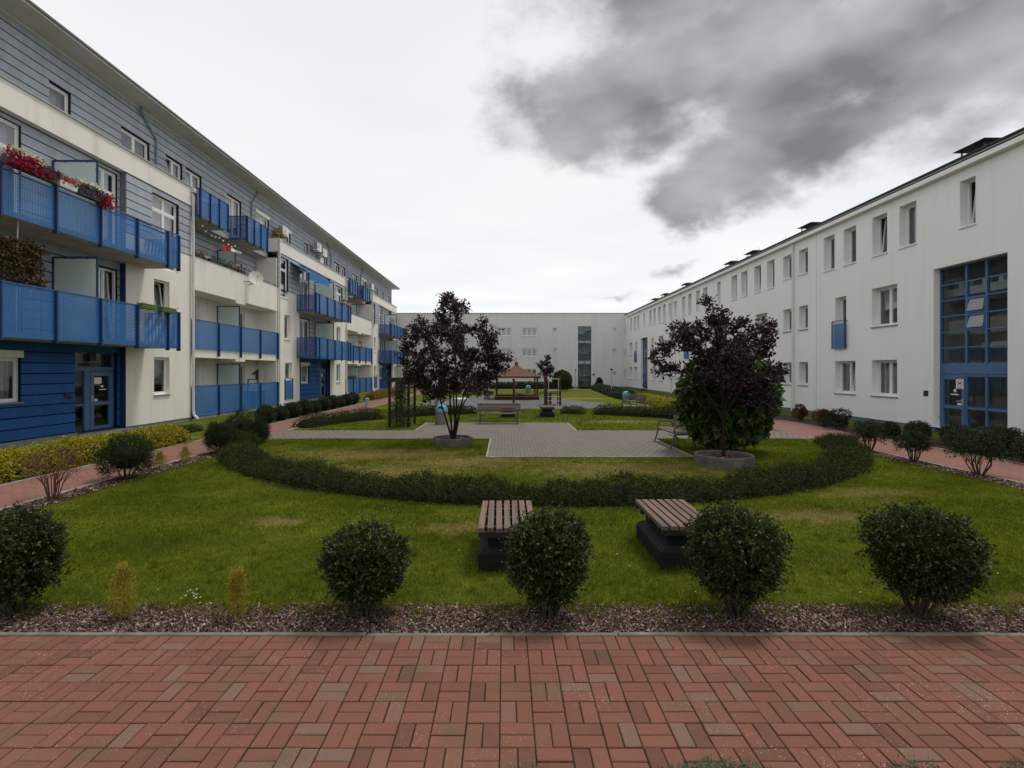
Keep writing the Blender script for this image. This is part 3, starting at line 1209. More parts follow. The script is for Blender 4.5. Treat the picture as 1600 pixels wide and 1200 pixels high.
def grass_blades(rng, n, box, h, w):
    x = rng.uniform(box[0], box[1], n)
    y = rng.uniform(box[2], box[3], n)
    k = lawn_mask(x, y) & (np.abs(x - 0.1) < y * 1.06 + 0.6)
    x, y = x[k], y[k]
    n = len(x)
    hh = h * rng.uniform(0.45, 1.2, n) * (0.8 + 0.35 * np.sin(x * 1.9 + np.sin(y * 2.3)) * np.sin(y * 1.7))
    lean = rng.normal(0, 0.45, (n, 2))
    a = rng.uniform(0, 6.283, n)
    ww = w * rng.uniform(0.6, 1.2, n)
    b = np.stack([x, y, np.zeros(n)], 1)
    dx = np.stack([np.cos(a) * ww, np.sin(a) * ww, np.zeros(n)], 1)
    tip = b + np.stack([lean[:, 0] * hh, lean[:, 1] * hh, hh], 1)
    v = np.stack([b - dx * .5, b + dx * .5, tip], 1).reshape(-1, 3)
    t = np.arange(3 * n, dtype=np.int32).reshape(-1, 3)
    return v, t


def tufts(rng, n, k):
    x = rng.uniform(-5.2, 5.6, n)
    y = np.where(rng.random(n) < .45, 4.50 + rng.normal(0, .06, n), rng.uniform(4.5, 8.5, n))
    x, y = np.repeat(x, k) + rng.normal(0, .022, n * k), np.repeat(y, k) + rng.normal(0, .022, n * k)
    ok = (y > 4.15) & (lawn_mask(x, np.maximum(y, 4.8)))
    x, y = x[ok], y[ok]
    n = len(x)
    hh = rng.uniform(.03, .085, n)
    a = rng.uniform(0, 6.283, n)
    b = np.stack([x, y, np.zeros(n)], 1)
    dx = np.stack([np.cos(a), np.sin(a), 0 * a], 1) * .005
    tip = b + np.stack([rng.normal(0, .5, n) * hh, rng.normal(0, .5, n) * hh, hh], 1)
    v = np.stack([b - dx * .5, b + dx * .5, tip], 1).reshape(-1, 3)
    return v, np.arange(3 * n, dtype=np.int32).reshape(-1, 3)


def base_tufts(rng):
    out = []
    for (x0, x1, y0, y1) in TABLES:
        n = 900
        q = rng.uniform(0, 4, n)
        f = q % 1
        s = q.astype(int)
        x = np.choose(s, [x0 + (x1 - x0) * f, x1 + 0 * f, x0 + (x1 - x0) * f, x0 + 0 * f]) + rng.normal(0, .012, n)
        y = np.choose(s, [y0 + .045 + 0 * f, y0 + (y1 - y0) * f, y1 - .045 + 0 * f, y0 + (y1 - y0) * f]) + rng.normal(0, .012, n)
        h = rng.uniform(.03, .10, n) * (.6 + .5 * np.sin(x * 17 + y * 13))
        b = np.stack([x, y, np.zeros(n)], 1)
        a = rng.uniform(0, 6.283, n)
        dx = np.stack([np.cos(a), np.sin(a), 0 * a], 1) * .0028
        tip = b + np.stack([rng.normal(0, .3, n) * h, rng.normal(0, .3, n) * h, h], 1)
        out.append((np.stack([b - dx, b + dx, tip], 1).reshape(-1, 3), np.arange(3 * n, dtype=np.int32).reshape(-1, 3)))
    return out


rng = np.random.default_rng(3)
GR = join_arrays(base_tufts(rng) + [tufts(rng, 420, 34), grass_blades(rng, 230000, (-6.5, 7.2, 4.45, 6.6), 0.040, 0.0050),
                  grass_blades(rng, 260000, (-7.2, 9.25, 6.6, 10.5), 0.042, 0.0085),
                  grass_blades(rng, 190000, (-7.2, 9.25, 10.5, 16.0), 0.045, 0.015),
                  grass_blades(rng, 70000, (-7.2, 9.25, 16.0, 28.0), 0.05, 0.03)])
o = link('grass', np_mesh('grass', GR[0], GR[1], BLADES))
o['kind'] = 'stuff'
tag(o, 'short green lawn grass with dry yellow patches', 'grass')


def chips(rng, n, box, z0=0.006, size=0.032):
    x = rng.uniform(box[0], box[1], n)
    y = rng.uniform(box[2], box[3], n)
    L = size * rng.uniform(0.4, 1.3, n)
    W = L * rng.uniform(0.25, 0.6, n)
    a = rng.uniform(0, 6.283, n)
    tx, ty = rng.normal(0, 0.35, n), rng.normal(0, 0.35, n)
    u = np.stack([np.cos(a), np.sin(a), tx], 1) * L[:, None] / 2
    s = np.stack([-np.sin(a), np.cos(a), ty], 1) * W[:, None] / 2
    c = np.stack([x, y, z0 + rng.uniform(0.004, 0.024, n)], 1)
    th = np.array([[0, 0, 1.0]]) * (0.004 + 0.004 * rng.random(n))[:, None]
    top = [c - u - s, c + u - s * .6, c + u * .9 + s, c - u * .8 + s]
    v = np.stack(top + [q - th for q in top], 1).reshape(-1, 3)
    i = np.arange(n, dtype=np.int32)[:, None] * 8
    pat = np.array([[0, 1, 2], [0, 2, 3], [0, 4, 5], [0, 5, 1], [1, 5, 6], [1, 6, 2], [3, 7, 4], [3, 4, 0]])
    t = (i[:, :, None] + pat[None]).reshape(-1, 3)
    return v, t


CH = join_arrays([chips(rng, 27000, (-4.9, 5.1, 4.10, 4.56), 0.006, 0.024), chips(rng, 3600, (-4.9, 5.1, 4.52, 4.66), 0.004, 0.022),
                  chips(rng, 3600, (-7.66, -7.18, 6.5, 14.8), 0.006, 0.045), chips(rng, 3200, (9.22, 9.70, 7.5, 15.0), 0.006, 0.045)])
o = link('bark_mulch', np_mesh('bark_mulch', CH[0], CH[1], MULCH))
o['kind'] = 'stuff'
tag(o, 'brown bark chips covering the planting strips', 'mulch')

# ------------------------------------------------------------------ blue and white apartment building (left)
FL = Facade('x', -13.4, -1)
LB = thing('apartment_building', (-13.4, 9.0, 0), 'long apartment block with blue perforated balconies, grey cladding and deep dark eaves', 'building')
L_START, L_END = 9.0, 63.2
MOD = 21.2
T_BOARD = 43.5          # beyond this the boards are a few pixels high: joined

cream = Multi()
whitein = Multi()
navyret = Multi()
greyret = Multi()
clad_back = Multi()
blue_back = Multi()
plinth = Multi()
band = Multi()
coping = Multi()
under = Multi()

WIN_T = []    # top-floor windows (u0,u1,cols,extra)
TOP = 12.2
D_TOP = 0.60


def loggia_sides(u, z0, z1):
    FL.box(whitein, u - 0.06, u + 0.06, z0, z1, 0.02, 1.2)


def balcony(k_u0, u1, posts, z0, zt, d_out, parent, upper=False, near_end=True):
    """slab (the part) > panel, post, rail, screen_frame, screen_glass"""
    s = MB()
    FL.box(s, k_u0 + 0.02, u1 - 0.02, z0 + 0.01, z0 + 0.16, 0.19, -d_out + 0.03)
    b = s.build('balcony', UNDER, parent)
    edge = [k_u0] + posts + [u1]
    for a, c in zip(edge[:-1], edge[1:]):
        m = MB()
        FL.box(m, a + 0.03, c - 0.03, z0, zt, -d_out - 0.004, -d_out)
        m.build('panel', PERF_Y, b)
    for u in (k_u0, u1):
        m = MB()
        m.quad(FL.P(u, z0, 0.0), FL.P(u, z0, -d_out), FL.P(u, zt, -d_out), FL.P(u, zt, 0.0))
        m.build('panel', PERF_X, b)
    for u in edge:
        m = MB()
        FL.box(m, u - 0.025, u + 0.025, z0 - 0.09, zt + (0.13 if upper else 0.015), -d_out + 0.09 - 0.16, -d_out + 0.06)
        m.build('post', NAVY, b)
    m = MB()
    FL.box(m, k_u0, u1, zt, zt + 0.03, -d_out - 0.02, -d_out + 0.03)
    if upper:
        FL.box(m, k_u0, u1, zt + 0.11, zt + 0.15, -d_out - 0.02, -d_out + 0.03)
        FL.box(m, k_u0, u1, zt + 0.055, zt + 0.07, -d_out - 0.01, -d_out + 0.01)
    m.build('rail', BLUEM, b)
    return b


def screen(u, z0, z1, d_in, d_out, parent):
    m = MB()
    t = 0.045
    FL.box(m, u - .02, u + .02, z0, z1, d_out, d_out + t)
    FL.box(m, u - .02, u + .02, z0, z1, d_in - t, d_in)
    FL.box(m, u - .02, u + .02, z1 - t, z1, d_out + t, d_in - t)
    for (dd, zz) in ((d_out + t, z1 - .30), (d_in - t - .03, z1 - .30), (d_out + .3, z1 - t - .03), (d_in - .4, z1 - t - .03)):
        FL.box(m, u - .015, u + .015, zz, zz + .03, dd, dd + .03)
    m.build('screen_frame', NAVY, parent)
    m = MB()
    FL.box(m, u - .006, u + .006, z0 + .03, z1 - t - .02, d_out + t + .02, d_in - t - .02)
    m.build('screen_glass', FROST, parent)


for k in (-1, 0, 1, 2):
    o_ = MOD * k
    rec = (12.2 + o_, 18.1 + o_)
    pr = (18.1 + o_, 21.85 + o_)
    lo = (21.85 + o_, 30.15 + o_)
    pl = (30.15 + o_, 33.4 + o_)
    # ---------------- recess with entrance
    KEY[0] = 'rec%d' % k
    if k >= 0:
        ops_g = [(rec[0] + 0.75, 14.40 + o_, 1.25, 2.50), (16.20 + o_, 17.98 + o_, 0.10, 2.75)]
        ops_1 = [(16.90 + o_, 17.98 + o_, 3.10, 5.62), (12.75 + o_, 14.45 + o_, 3.10, 5.62)]
        ops_2 = [(16.85 + o_, 17.98 + o_, 6.10, 9.0), (12.75 + o_, 14.40 + o_, 6.10, 9.0)]
        FL.wall(blue_back, rec[0], rec[1], 0.16, 3.0, 0.22, ops_g, 0.14)
        FL.wall(clad_back, rec[0], rec[1], 3.0, 9.15, 0.22, ops_1 + ops_2, 0.12)
        FL.box(plinth, rec[0], 16.2 + o_, 0, 0.16, 0.12, 0.4)
        KEY[0] = 'edge_a%d' % k
        FL.box(navyret, rec[1] - 0.012, rec[1] + 0.0, 0.05, 5.9, 0.004, 0.36)
        FL.box(greyret, rec[1] - 0.012, rec[1] + 0.0, 5.902, 9.15, 0.004, 0.36)
        KEY[0] = 'edge_b%d' % k
        FL.box(navyret, rec[0] - 0.0, rec[0] + 0.012, 0.05, 5.9, 0.004, 0.36)
        FL.box(greyret, rec[0] - 0.0, rec[0] + 0.012, 5.902, 9.15, 0.004, 0.36)
        boards(FL, LB, rec[0] + 0.02, rec[1] - 0.02, 0.18, 2.98, 0.30, ops_g, 0.22, BLUEBOARD, 'blue_board', T_BOARD)
        boards(FL, LB, rec[0] + 0.02, rec[1] - 0.02, 3.02, 5.95, 0.30, ops_1, 0.22, GREYBOARD, 'cladding_board', T_BOARD)
        boards(FL, LB, rec[0] + 0.02, rec[1] - 0.02, 6.05, 9.13, 0.30, ops_2, 0.22, GREYBOARD, 'cladding_board', T_BOARD)
        window(FL, LB, *ops_g[0], 0.30, 1, shutter=True, curtain='grey' if k == 0 else 'white', face=0.2, tilt=() if k != 1 else (0,), sill_mat=SILLG)
        window(FL, LB, *ops_1[0], 0.28, 2, curtain='half', tilt=(1,) if k == 0 else ())
        window(FL, LB, *ops_1[1], 0.28, 2, curtain='white')
        window(FL, LB, *ops_2[0], 0.28, 2, transom=8.25, curtain='white')
        window(FL, LB, *ops_2[1], 0.28, 2, transom=8.25, curtain='grey')
        # entrance door: fixed light, leaf and overlight in blue-grey metal
        u0, u1 = 16.20 + o_, 17.98 + o_
        dd = 0.34
        m = MB()
        FL.box(m, u0, u0 + .06, .10, 2.12, dd, dd + .07)
        FL.box(m, u1 - .09, u1, .10, 2.12, dd, dd + .07)
        FL.box(m, u0, u1, 2.12, 2.25, dd, dd + .07)
        FL.box(m, u0 + .52, u0 + .74, .10, 2.12, dd - .01, dd + .07)
        FL.box(m, u0 + .06, u0 + .52, .98, 1.05, dd + .01, dd + .06)
        FL.box(m, u0, u1, 2.70, 2.75, dd, dd + .07)
        FL.box(m, u1 - .06, u1, 2.25, 2.70, dd, dd + .07)
        FL.box(m, u0, u0 + .06, 2.25, 2.70, dd, dd + .07)
        dr = m.build('entrance_door', BLUEFR, LB)
        m = MB()
        a, b = u0 + .75, u1 - .095
        FL.box(m, a, a + .15, .12, 2.10, dd - .02, dd + .05)
        FL.box(m, b - .12, b, .12, 2.10, dd - .02, dd + .05)
        FL.box(m, a + .15, b - .12, .12, .27, dd - .02, dd + .05)
        FL.box(m, a + .15, b - .12, 1.95, 2.10, dd - .02, dd + .05)
        FL.box(m, a + .15, b - .12, .97, 1.08, dd - .02, dd + .05)
        m.build('door_leaf', BLUEFR, dr)
        for (p, q, r_, s_) in ((a + .15, b - .12, .27, .97), (a + .15, b - .12, 1.08, 1.95), (u0 + .06, u0 + .52, .10, .98), (u0 + .06, u0 + .52, 1.05, 2.12), (u0 + .06, u1 - .06, 2.25, 2.70)):
            m = MB()
            FL.rect(m, p, q, r_, s_, dd + .03)
            m.build('pane', GLASSD, dr)
        m = MB()
        FL.box(m, u0, u1, 0.0, 2.75, dd + 1.6, dd + 1.65)
        FL.box(m, u0 - 1, u1 + 1, -.01, .09, dd + .08, dd + 1.6)
        m.build('hall_wall', HALL, dr)
        m = MB()
        FL.box(m, a + .02, a + .06, 1.10, 1.30, dd - .05, dd - .021)
        FL.box(m, a + .03, a + .19, 1.17, 1.20, dd - .08, dd - .05)
        m.build('handle', ZINC, dr)
        if k < 2:
            m = MB()
            FL.rect(m, a + .18, a + .52, 1.68, 1.90, dd + .024)
            FL.rect(m, a + .48, a + .60, 1.56, 1.63, dd + .024)
            FL.rect(m, a + .40, a + .72, 1.47, 1.50, dd + .024)
            FL.rect(m, a + .16, a + .36, 1.10, 1.16, dd + .024)
            m.build('notice', PVC, dr)
        m = MB()
        FL.box(m, u0 + .55, u0 + .95, 2.29, 2.37, dd - .16, dd + .01)
        FL.box(m, u0 + .70, u0 + .98, 2.46, 2.74, dd - .03, dd + .0)
        m.build('door_lamp', BLACK, dr)
        m = MB()
        FL.box(m, u0 - .42, u0 - .26, 1.28, 1.44, .17, .20)
        FL.box(m, u0 - .25, u0 - .12, 1.24, 1.36, .17, .20)
        m.build('intercom', BLACK, dr)
        m = MB()
        FL.box(m, u0 - .15, u1 + .05, 0, .10, -.30, .34)
        m.build('doorstep', CONC, dr)
        # balconies over the entrance
        P0, P1 = 11.72 + o_, 19.05 + o_
        posts = [12.30 + o_ + 1.533 * i for i in range(5)]
        b1 = balcony(P0, P1, posts, 2.95, 4.28, 1.25, LB)
        screen(15.38 + o_, 3.11, 5.55, 0.19, -1.18, b1)
        b2 = balcony(P0, P1, posts, 5.92, 7.02, 1.25, LB, upper=True)
        screen(15.38 + o_, 6.08, 8.45, 0.19, -1.18, b2)
    # ---------------- white pier right of the recess
    KEY[0] = 'pr%d' % k
    end = min(pr[1], L_END)
    if k >= 0:
        w0 = (19.55 + o_, 20.45 + o_, 1.20, 2.65)
        w1 = (19.55 + o_, 20.45 + o_, 4.15, 5.65)
        w2 = (19.45 + o_, 21.05 + o_, 6.10, 8.92)
        if end < pr[1]:
            end = L_END
        FL.wall(cream, pr[0], end, 0.14, 7.0, 0.0, [w0, w1, w2], 0.14)
        FL.wall(clad_back, pr[0], end, 7.0, 9.15, 0.02, [w2], 0.14)
        boards(FL, LB, pr[0] + .02, end - .02, 7.02, 9.13, 0.30, [w2], 0.02, GREYBOARD, 'cladding_board', T_BOARD)
        FL.box(plinth, pr[0], end, 0, 0.14, 0.03, 0.3)
        window(FL, LB, *w0, 0.12, 1, curtain='half', face=0.0, sill_mat=SILLG)
        window(FL, LB, *w1, 0.12, 1, tilt=(0,) if k != 1 else (), curtain=None if k == 0 else 'grey', face=0.0)
        window(FL, LB, *w2, 0.12, 2, transom=8.35, curtain='white' if k == 0 else 'grey')
    # ---------------- loggia
    KEY[0] = 'lo%d' % k
    if 0 <= k < 2:
        a, b = lo
        mid = (a + b) / 2
        dw = [(23.0 + o_, 24.42 + o_), (27.7 + o_, 28.75 + o_)]
        ops = [(p, q, z0, z0 + 2.3) for (p, q) in dw for z0 in (0.15, 3.08)]
        ops2 = [(22.9 + o_, 24.0 + o_, 6.1, 8.3), (27.2 + o_, 28.4 + o_, 6.1, 8.0)]
        FL.wall(whitein, a, b, 0.0, 5.63, 1.2, ops, 0.1)
        FL.wall(clad_back, a, b, 5.63, 8.75, 1.2, ops2, 0.1)
        boards(FL, LB, a + .07, b - .07, 5.95, 8.72, 0.30, ops2, 1.2, GREYBOARD, 'cladding_board', T_BOARD)
        for op in ops:
            window(FL, LB, *op, 1.26, 2 if op[1] - op[0] > 1.2 else 1, curtain='half' if op[2] > 1 else 'grey')
        for op in ops2:
            window(FL, LB, *op, 1.26, 1, curtain='grey')
        loggia_sides(a + .06, 0, 8.75)
        loggia_sides(b - .06, 0, 8.75)
        FL.box(whitein, a + .12, b - .12, 2.70, 3.05, 0.02, 1.2)
        FL.box(whitein, mid - .5, mid + .45, 2.58, 2.70, 0.02, 0.6)
        FL.box(cream, a + .001, b - .001, 5.63, 7.05, 0.0, 0.16)
        FL.box(cream, mid - .5, mid + .45, 5.50, 5.63, 0.0, 0.6)
        FL.box(whitein, a + .12, b - .12, 5.632, 5.90, 0.16, 1.2)
        FL.box(coping, a, b, 7.05, 7.075, -0.015, 0.18)
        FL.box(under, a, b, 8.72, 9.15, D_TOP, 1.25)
        FL.box(plinth, a, b, 0, 0.10, 0.0, 1.2)
        posts = [a + .06, 23.9 + o_, 25.9 + o_, 27.95 + o_, b - .06]
        for (z0, zt) in ((0.13, 1.43), (3.06, 4.32)):
            s = MB()
            FL.box(s, a + .05, b - .05, zt, zt + .035, -0.045, 0.0)
            bal = s.build('loggia_rail', BLUEM, LB)
            for p, q in zip(posts[:-1], posts[1:]):
                m = MB()
                FL.box(m, p + .03, q - .03, z0, zt, -0.03, -0.026)
                m.build('panel', PERF_Y, bal)
            for p in posts:
                m = MB()
                FL.box(m, p - .03, p + .03, z0 - (.08 if z0 < 1 else .28), zt + .02, -0.10, -0.004)
                m.build('post', NAVY, bal)
            screen(25.95 + o_, z0, z0 + 2.35, 1.19, 0.03, bal)
        s = MB()
        FL.box(s, a + 4.9, b - .1, 7.14, 7.17, 0.02, 0.06)
        for p in (a + 4.9, a + 6.4, b - .15):
            FL.box(s, p, p + .04, 7.075, 7.14, 0.02, 0.06)
        tr = s.build('terrace_rail', BLUEM, LB)
        screen(25.95 + o_, 5.9, 8.25, 1.18, 0.25, tr)
        # small box balconies of the top floor
        for (p, q) in ((a + .08, a + 2.25), (a + 4.05, a + 6.25)):
            st = (q - p) / 3
            s = MB()
            FL.box(s, p + .02, q - .02, 8.72, 8.84, D_TOP, -0.33)
            bb = s.build('box_balcony', UNDER, LB)
            for i in range(3):
                m = MB()
                FL.box(m, p + st * i + .03, p + st * (i + 1) - .03, 8.72, 9.93, -0.354, -0.35)
                m.build('panel', PERF_Y, bb)
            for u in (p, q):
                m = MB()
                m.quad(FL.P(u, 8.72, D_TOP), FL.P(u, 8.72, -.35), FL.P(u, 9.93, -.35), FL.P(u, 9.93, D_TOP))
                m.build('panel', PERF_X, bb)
            for i in range(4):
                m = MB()
                u = p + st * i
                FL.box(m, u - .022, u + .022, 8.64, 9.95, -0.41, -0.30)
                m.build('post', NAVY, bb)
            m = MB()
            FL.box(m, p, q, 9.93, 9.96, -.37, -.33)
            FL.box(m, p - .02, p + .02, 9.93, 9.96, -.33, D_TOP)
            FL.box(m, q - .02, q + .02, 9.93, 9.96, -.33, D_TOP)
            m.build('rail', NAVY, bb)
        WIN_T += [(25.75 + o_, 27.15 + o_, 2, 'door'), (28.75 + o_, 30.35 + o_, 2, 'shutter'), (22.4 + o_, 23.6 + o_, 2, 'door')]
    # ---------------- white pier left of the next recess
    KEY[0] = 'pl%d' % k
    if k <= 1:
        s0 = max(pl[0], L_START)
        w0 = (31.2 + o_, 32.2 + o_, 1.55, 2.62)
        w1 = (31.1 + o_, 31.95 + o_, 4.05, 5.55)
        w2 = (30.55 + o_, 31.7 + o_, 6.55, 8.98)
        FL.wall(cream, s0, pl[1], 0.14, 7.0, 0.0, [w0, w1, w2], 0.14)
        FL.wall(clad_back, s0, pl[1], 7.0, 9.15, 0.02, [w2], 0.14)
        boards(FL, LB, s0 + .02, pl[1] - .02, 7.02, 9.13, 0.30, [w2], 0.02, GREYBOARD, 'cladding_board', T_BOARD)
        FL.box(plinth, s0, pl[1], 0, 0.14, 0.03, 0.3)
        if k >= 0:
            w = window(FL, LB, *w0, 0.12, 1, curtain='white', shutter=True)
            m = MB()
            FL.box(m, 31.12 + o_, 32.28 + o_, .36, 1.52, -.05, -.046)
            m.build('panel', PERF_Y, w)
            m = MB()
            for u in (31.12 + o_, 32.24 + o_):
                FL.box(m, u, u + .04, .34, 1.64, -.06, -.004)
            FL.box(m, 31.16 + o_, 32.24 + o_, 1.60, 1.64, -.06, -.02)
            m.build('rail', NAVY, w)
            window(FL, LB, *w1, 0.12, 1, face=0.0, curtain='half')
            window(FL, LB, *w2, 0.12, 1, transom=8.25, curtain='white', face=0.02)
    # ---------------- pale band under the top floor
    KEY[0] = 'band%d' % k
    b0 = max(pl[0] - MOD, L_START)
    b1_ = min(pr[1], L_END)
    if k >= 0:
        FL.box(band, b0, b1_, 9.15, 9.92, -0.03, D_TOP + .1)
        FL.box(coping, b0 - .02, b1_ + .02, 9.92, 9.965, -0.075, D_TOP + .1)
        WIN_T += [(15.7 + o_, 16.5 + o_, 1, 'plain'), (18.65 + o_, 20.15 + o_, 2, 'plain'), (12.6 + o_, 13.8 + o_, 2, 'plain')]
        if k == 0:
            WIN_T += [(21.1, 22.2, 2, 'tilt')]
        if k == 1:
            WIN_T += [(32.7, 33.4, 1, 'shutter'), (38.8, 40.3, 2, 'panel'), (41.9, 43.1, 2, 'plain')]
            WIN_T = [w for w in WIN_T if not (w[0] > 33.5 and w[0] < 43.5 and w[3] == 'plain' and w[0] not in (41.9,))] + [(35.7, 36.3, 1, 'plain')]

WIN_T = sorted({(round(a, 2), round(b, 2), c, e) for (a, b, c, e) in WIN_T if b < L_END})
_clean = []
for w in WIN_T:
    if not _clean or w[0] > _clean[-1][1] + 0.1:
        _clean.append(w)
WIN_T = _clean
ops_t = [(a, b, 9.0 if e == 'door' else 9.93, 11.03) for (a, b, c, e) in WIN_T]
KEY[0] = 'top'
FL.wall(clad_back, L_START, L_END, 8.72, TOP, D_TOP, ops_t, 0.12)
boards(FL, LB, L_START + .02, L_END - .02, 9.93, TOP - .02, 0.282, ops_t, D_TOP, GREYBOARD, 'cladding_board', T_BOARD)
for (p, q) in ((21.87, 30.13), (43.07, 51.33)):
    boards(FL, LB, p, q, 8.74, 9.92, 0.295, ops_t, D_TOP, GREYBOARD, 'cladding_board', T_BOARD)
for i, (a, b, c, e) in enumerate(WIN_T):
    w = window(FL, LB, a, b, 9.0 if e == 'door' else 9.93, 11.03, D_TOP + 0.08, c, curtain=('white', 'grey', None)[i % 3] if e != 'door' else 'white',
               shutter=(e == 'shutter'), tilt=(0,) if e == 'tilt' else ())
    if e == 'panel':
        m = MB()
        FL.box(m, a + .02, a + .72, 9.95, 11.0, D_TOP + .02, D_TOP + .05)
        m.build('roller_shutter', PVC, w)

cream.build('rendered_wall', CREAM, LB)
whitein.build('loggia_wall', CREAM, LB)
navyret.build('recess_edge', NAVY, LB)
greyret.build('cladding_return', m_plain('cladding_trim', (.15, .165, .195), .7), LB)
clad_back.build('cladding_base', JOINT, LB)
blue_back.build('entrance_wall', JOINT_B, LB)
plinth.build('plinth', PLINTH_L, LB)
band.build('pale_band', CREAM, LB)
coping.build('coping', ZINC, LB)
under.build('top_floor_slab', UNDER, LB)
# closed body behind the facade, roof with deep eaves
m = MB()
P = FL.P
m.quad(P(L_START, 0, 0), P(L_START, 0, 13), P(L_START, TOP, 13), P(L_START, TOP, .6), P(L_START, 9.15, .6), P(L_START, 9.15, 0))
m.quad(P(L_END, 0, 0), P(L_END, 0, 13), P(L_END, TOP, 13), P(L_END, TOP, .6), P(L_END, 9.15, .6), P(L_END, 9.15, 0))
m.quad(P(L_START, 0, 13), P(L_END, 0, 13), P(L_END, TOP, 13), P(L_START, TOP, 13))
m.build('gable_wall', CREAM, LB)
m = MB()
FL.box(m, L_START - .6, L_END + .55, TOP, TOP + .06, -0.28, 13.6)
m.build('eaves_soffit', SOFFIT, LB)
m = MB()
FL.box(m, L_START - .6, L_END + .57, TOP + .0605, TOP + .13, -0.33, 13.65)
m.build('roof', m_plain('roof_edge_grey', (.14, .14, .15), .5, .4, .1), LB)
m = MB()
FL.box(m, L_START, L_END, TOP - .09, TOP - .001, D_TOP - .05, D_TOP)
m.build('wall_trim', PIPEM, LB)

# downpipes
for (u, o2) in ((21.85, 0), (30.22, 0), (43.05, 0), (51.42, 0)):
    m = MB()
    m.tube([P(u, 9.75, -.02), P(u, 9.55, -.10), P(u, .42, -.10), P(u, .22, -.14), P(u + .02, .06, -.30)], 0.055, 8)
    for z in (1.5, 3.4, 5.3, 7.2, 9.0):
        m.lathe([(0.066, z), (0.066, z + .04)], P(u, 0, -.10)[0], u, 10)
    m.build('downpipe', PIPEM, LB, smooth=False)
    m = MB()
    FL.box(m, u - .10, u + .10, 9.72, 9.90, -.20, -.04)
    m.build('rain_hopper', PIPEM, LB)
for (ua, ub) in ((19.55, 20.45), (28.75, 28.15), (40.1, 41.0), (50.0, 49.4)):
    m = MB()
    m.tube([P(ua, 12.19, D_TOP - .10), P(ua, 12.05, D_TOP - .10), P(ub, 11.35, D_TOP - .08), P(ub, 9.97 if ub < 25 or 38 < ub < 43 else 9.9, D_TOP - .08)], 0.04, 7)
    m.build('roof_drain', PIPEG, LB)

# ------------------------------------------------------------------ white building (right)
FR = Facade('x', 15.0, 1)
RB = thing('white_apartment_building', (15.0, 4.0, 0), 'plain white three-storey block with deep-set windows and a blue glazed stairwell', 'building')
R_START, R_END = 2.0, 63.3
EAVE = 8.72
ops, wins = [], []
rr = random.Random(8)
for s in (-19.3, 0, 19.3, 38.6):
    for (c, w, z0, z1) in ((16.6, .56, 6.83, 8.35), (19.07, .81, 6.78, 8.35), (20.5, .81, 6.78, 8.35), (22.27, .81, 6.78, 8.35), (23.7, .80, 6.78, 8.35),
                           (25.75, .80, 7.0, 8.24), (27.2, .80, 7.0, 8.24), (28.9, .81, 6.78, 8.35), (30.4, .81, 6.78, 8.35), (32.1, .81, 6.78, 8.35), (33.5, .81, 6.78, 8.35),
                           (25.75, .80, 4.2, 5.39), (27.2, .80, 4.2, 5.39), (25.75, .80, 1.40, 2.56), (27.2, .80, 1.40, 2.56)):
        wins.append((c + s, w, z0, z1, 1, 'top'))
    far_ = s > 30
    wins.append((20.26 + s, 1.36, 1.12, 2.55, 2, 'low'))
    wins.append((22.6 + s, 1.37, 1.12, 2.55, 2, 'low'))
    wins.append((29.95 + s, 1.36, 1.12, 2.55, 2, 'low'))
    wins.append((32.4 + s, 1.37, 1.12, 2.55, 2, 'low'))
    wins.append((20.0 + s, .76, 3.05, 5.42, 1, 'french') if far_ else (20.26 + s, 1.36, 3.9, 5.46, 2, 'mid'))
    wins.append((22.4 + s, 1.36, 3.9, 5.46, 2, 'mid') if far_ else (22.88 + s, .76, 3.05, 5.42, 1, 'french'))
    wins.append((29.95 + s, 1.36, 3.9, 5.46, 2, 'mid'))
    wins.append((32.75 + s, .76, 3.05, 5.42, 1, 'french'))
wins = [w for w in wins if 9.0 < w[0] < R_END - 1.0]
stairs_u = [(15.28 + s, 17.92 + s) for s in (0, 19.3, 38.6)]
for (c, w, z0, z1, n_, kd) in wins:
    ops.append((c - w / 2, c + w / 2, z0, z1))
for (a, b) in stairs_u:
    ops.append((a, b, 0.08, 5.67))
wall = MB()
FR.wall(wall, R_START, R_END, 0.16, EAVE, 0.0, ops, 0.33)
wall.build('wall', WHITE, RB)
m = MB()
for a, b in zip([R_START] + [q[1] for q in stairs_u], [q[0] for q in stairs_u] + [R_END]):
    FR.box(m, a, b, 0.0, 0.16, 0.03, 0.3)
m.build('plinth', PLINTH_R, RB)
for i, (c, w, z0, z1, n_, kd) in enumerate(wins):
    near = c < 30
    cur = ('white', 'grey', None, 'half')[i % 4] if kd != 'low' else ('grey', 'white')[i % 2]
    tl = ()
    if kd == 'top' and abs(c - 16.6) < .1 or abs(c - 20.5) < .1 or abs(c - 30.4) < .1 or abs(c - 41.57) < .1:
        tl, cur = (0,), None
    if kd == 'low' and abs(c - 22.6) < .1:
        tl = (0,)
    w_ = window(FR, RB, c - w / 2, c + w / 2, z0, z1, 0.26, n_, curtain=cur, tilt=tl, face=0.0 if kd != 'french' else None, sill_mat=SILLW if z0 > 6 else SILLG,
                sill_out=0.045)
    if kd == 'french':
        a, b = c - w / 2 - .08, c + w / 2 + .08
        m = MB()
        FR.box(m, a, b, 3.12, 4.22, -.104, -.10)
        m.build('panel', PERF_Y, w_)
        m = MB()
        for u in (a, b - .03):
            FR.box(m, u, u + .03, 3.10, 4.36, -.12, -.09)
            FR.box(m, u, u + .03, 3.2, 3.23, -.09, .0)
            FR.box(m, u, u + .03, 4.30, 4.33, -.09, .0)
        FR.box(m, a + .03, b - .03, 4.33, 4.36, -.12, -.09)
        m.build('rail', NAVY, w_)
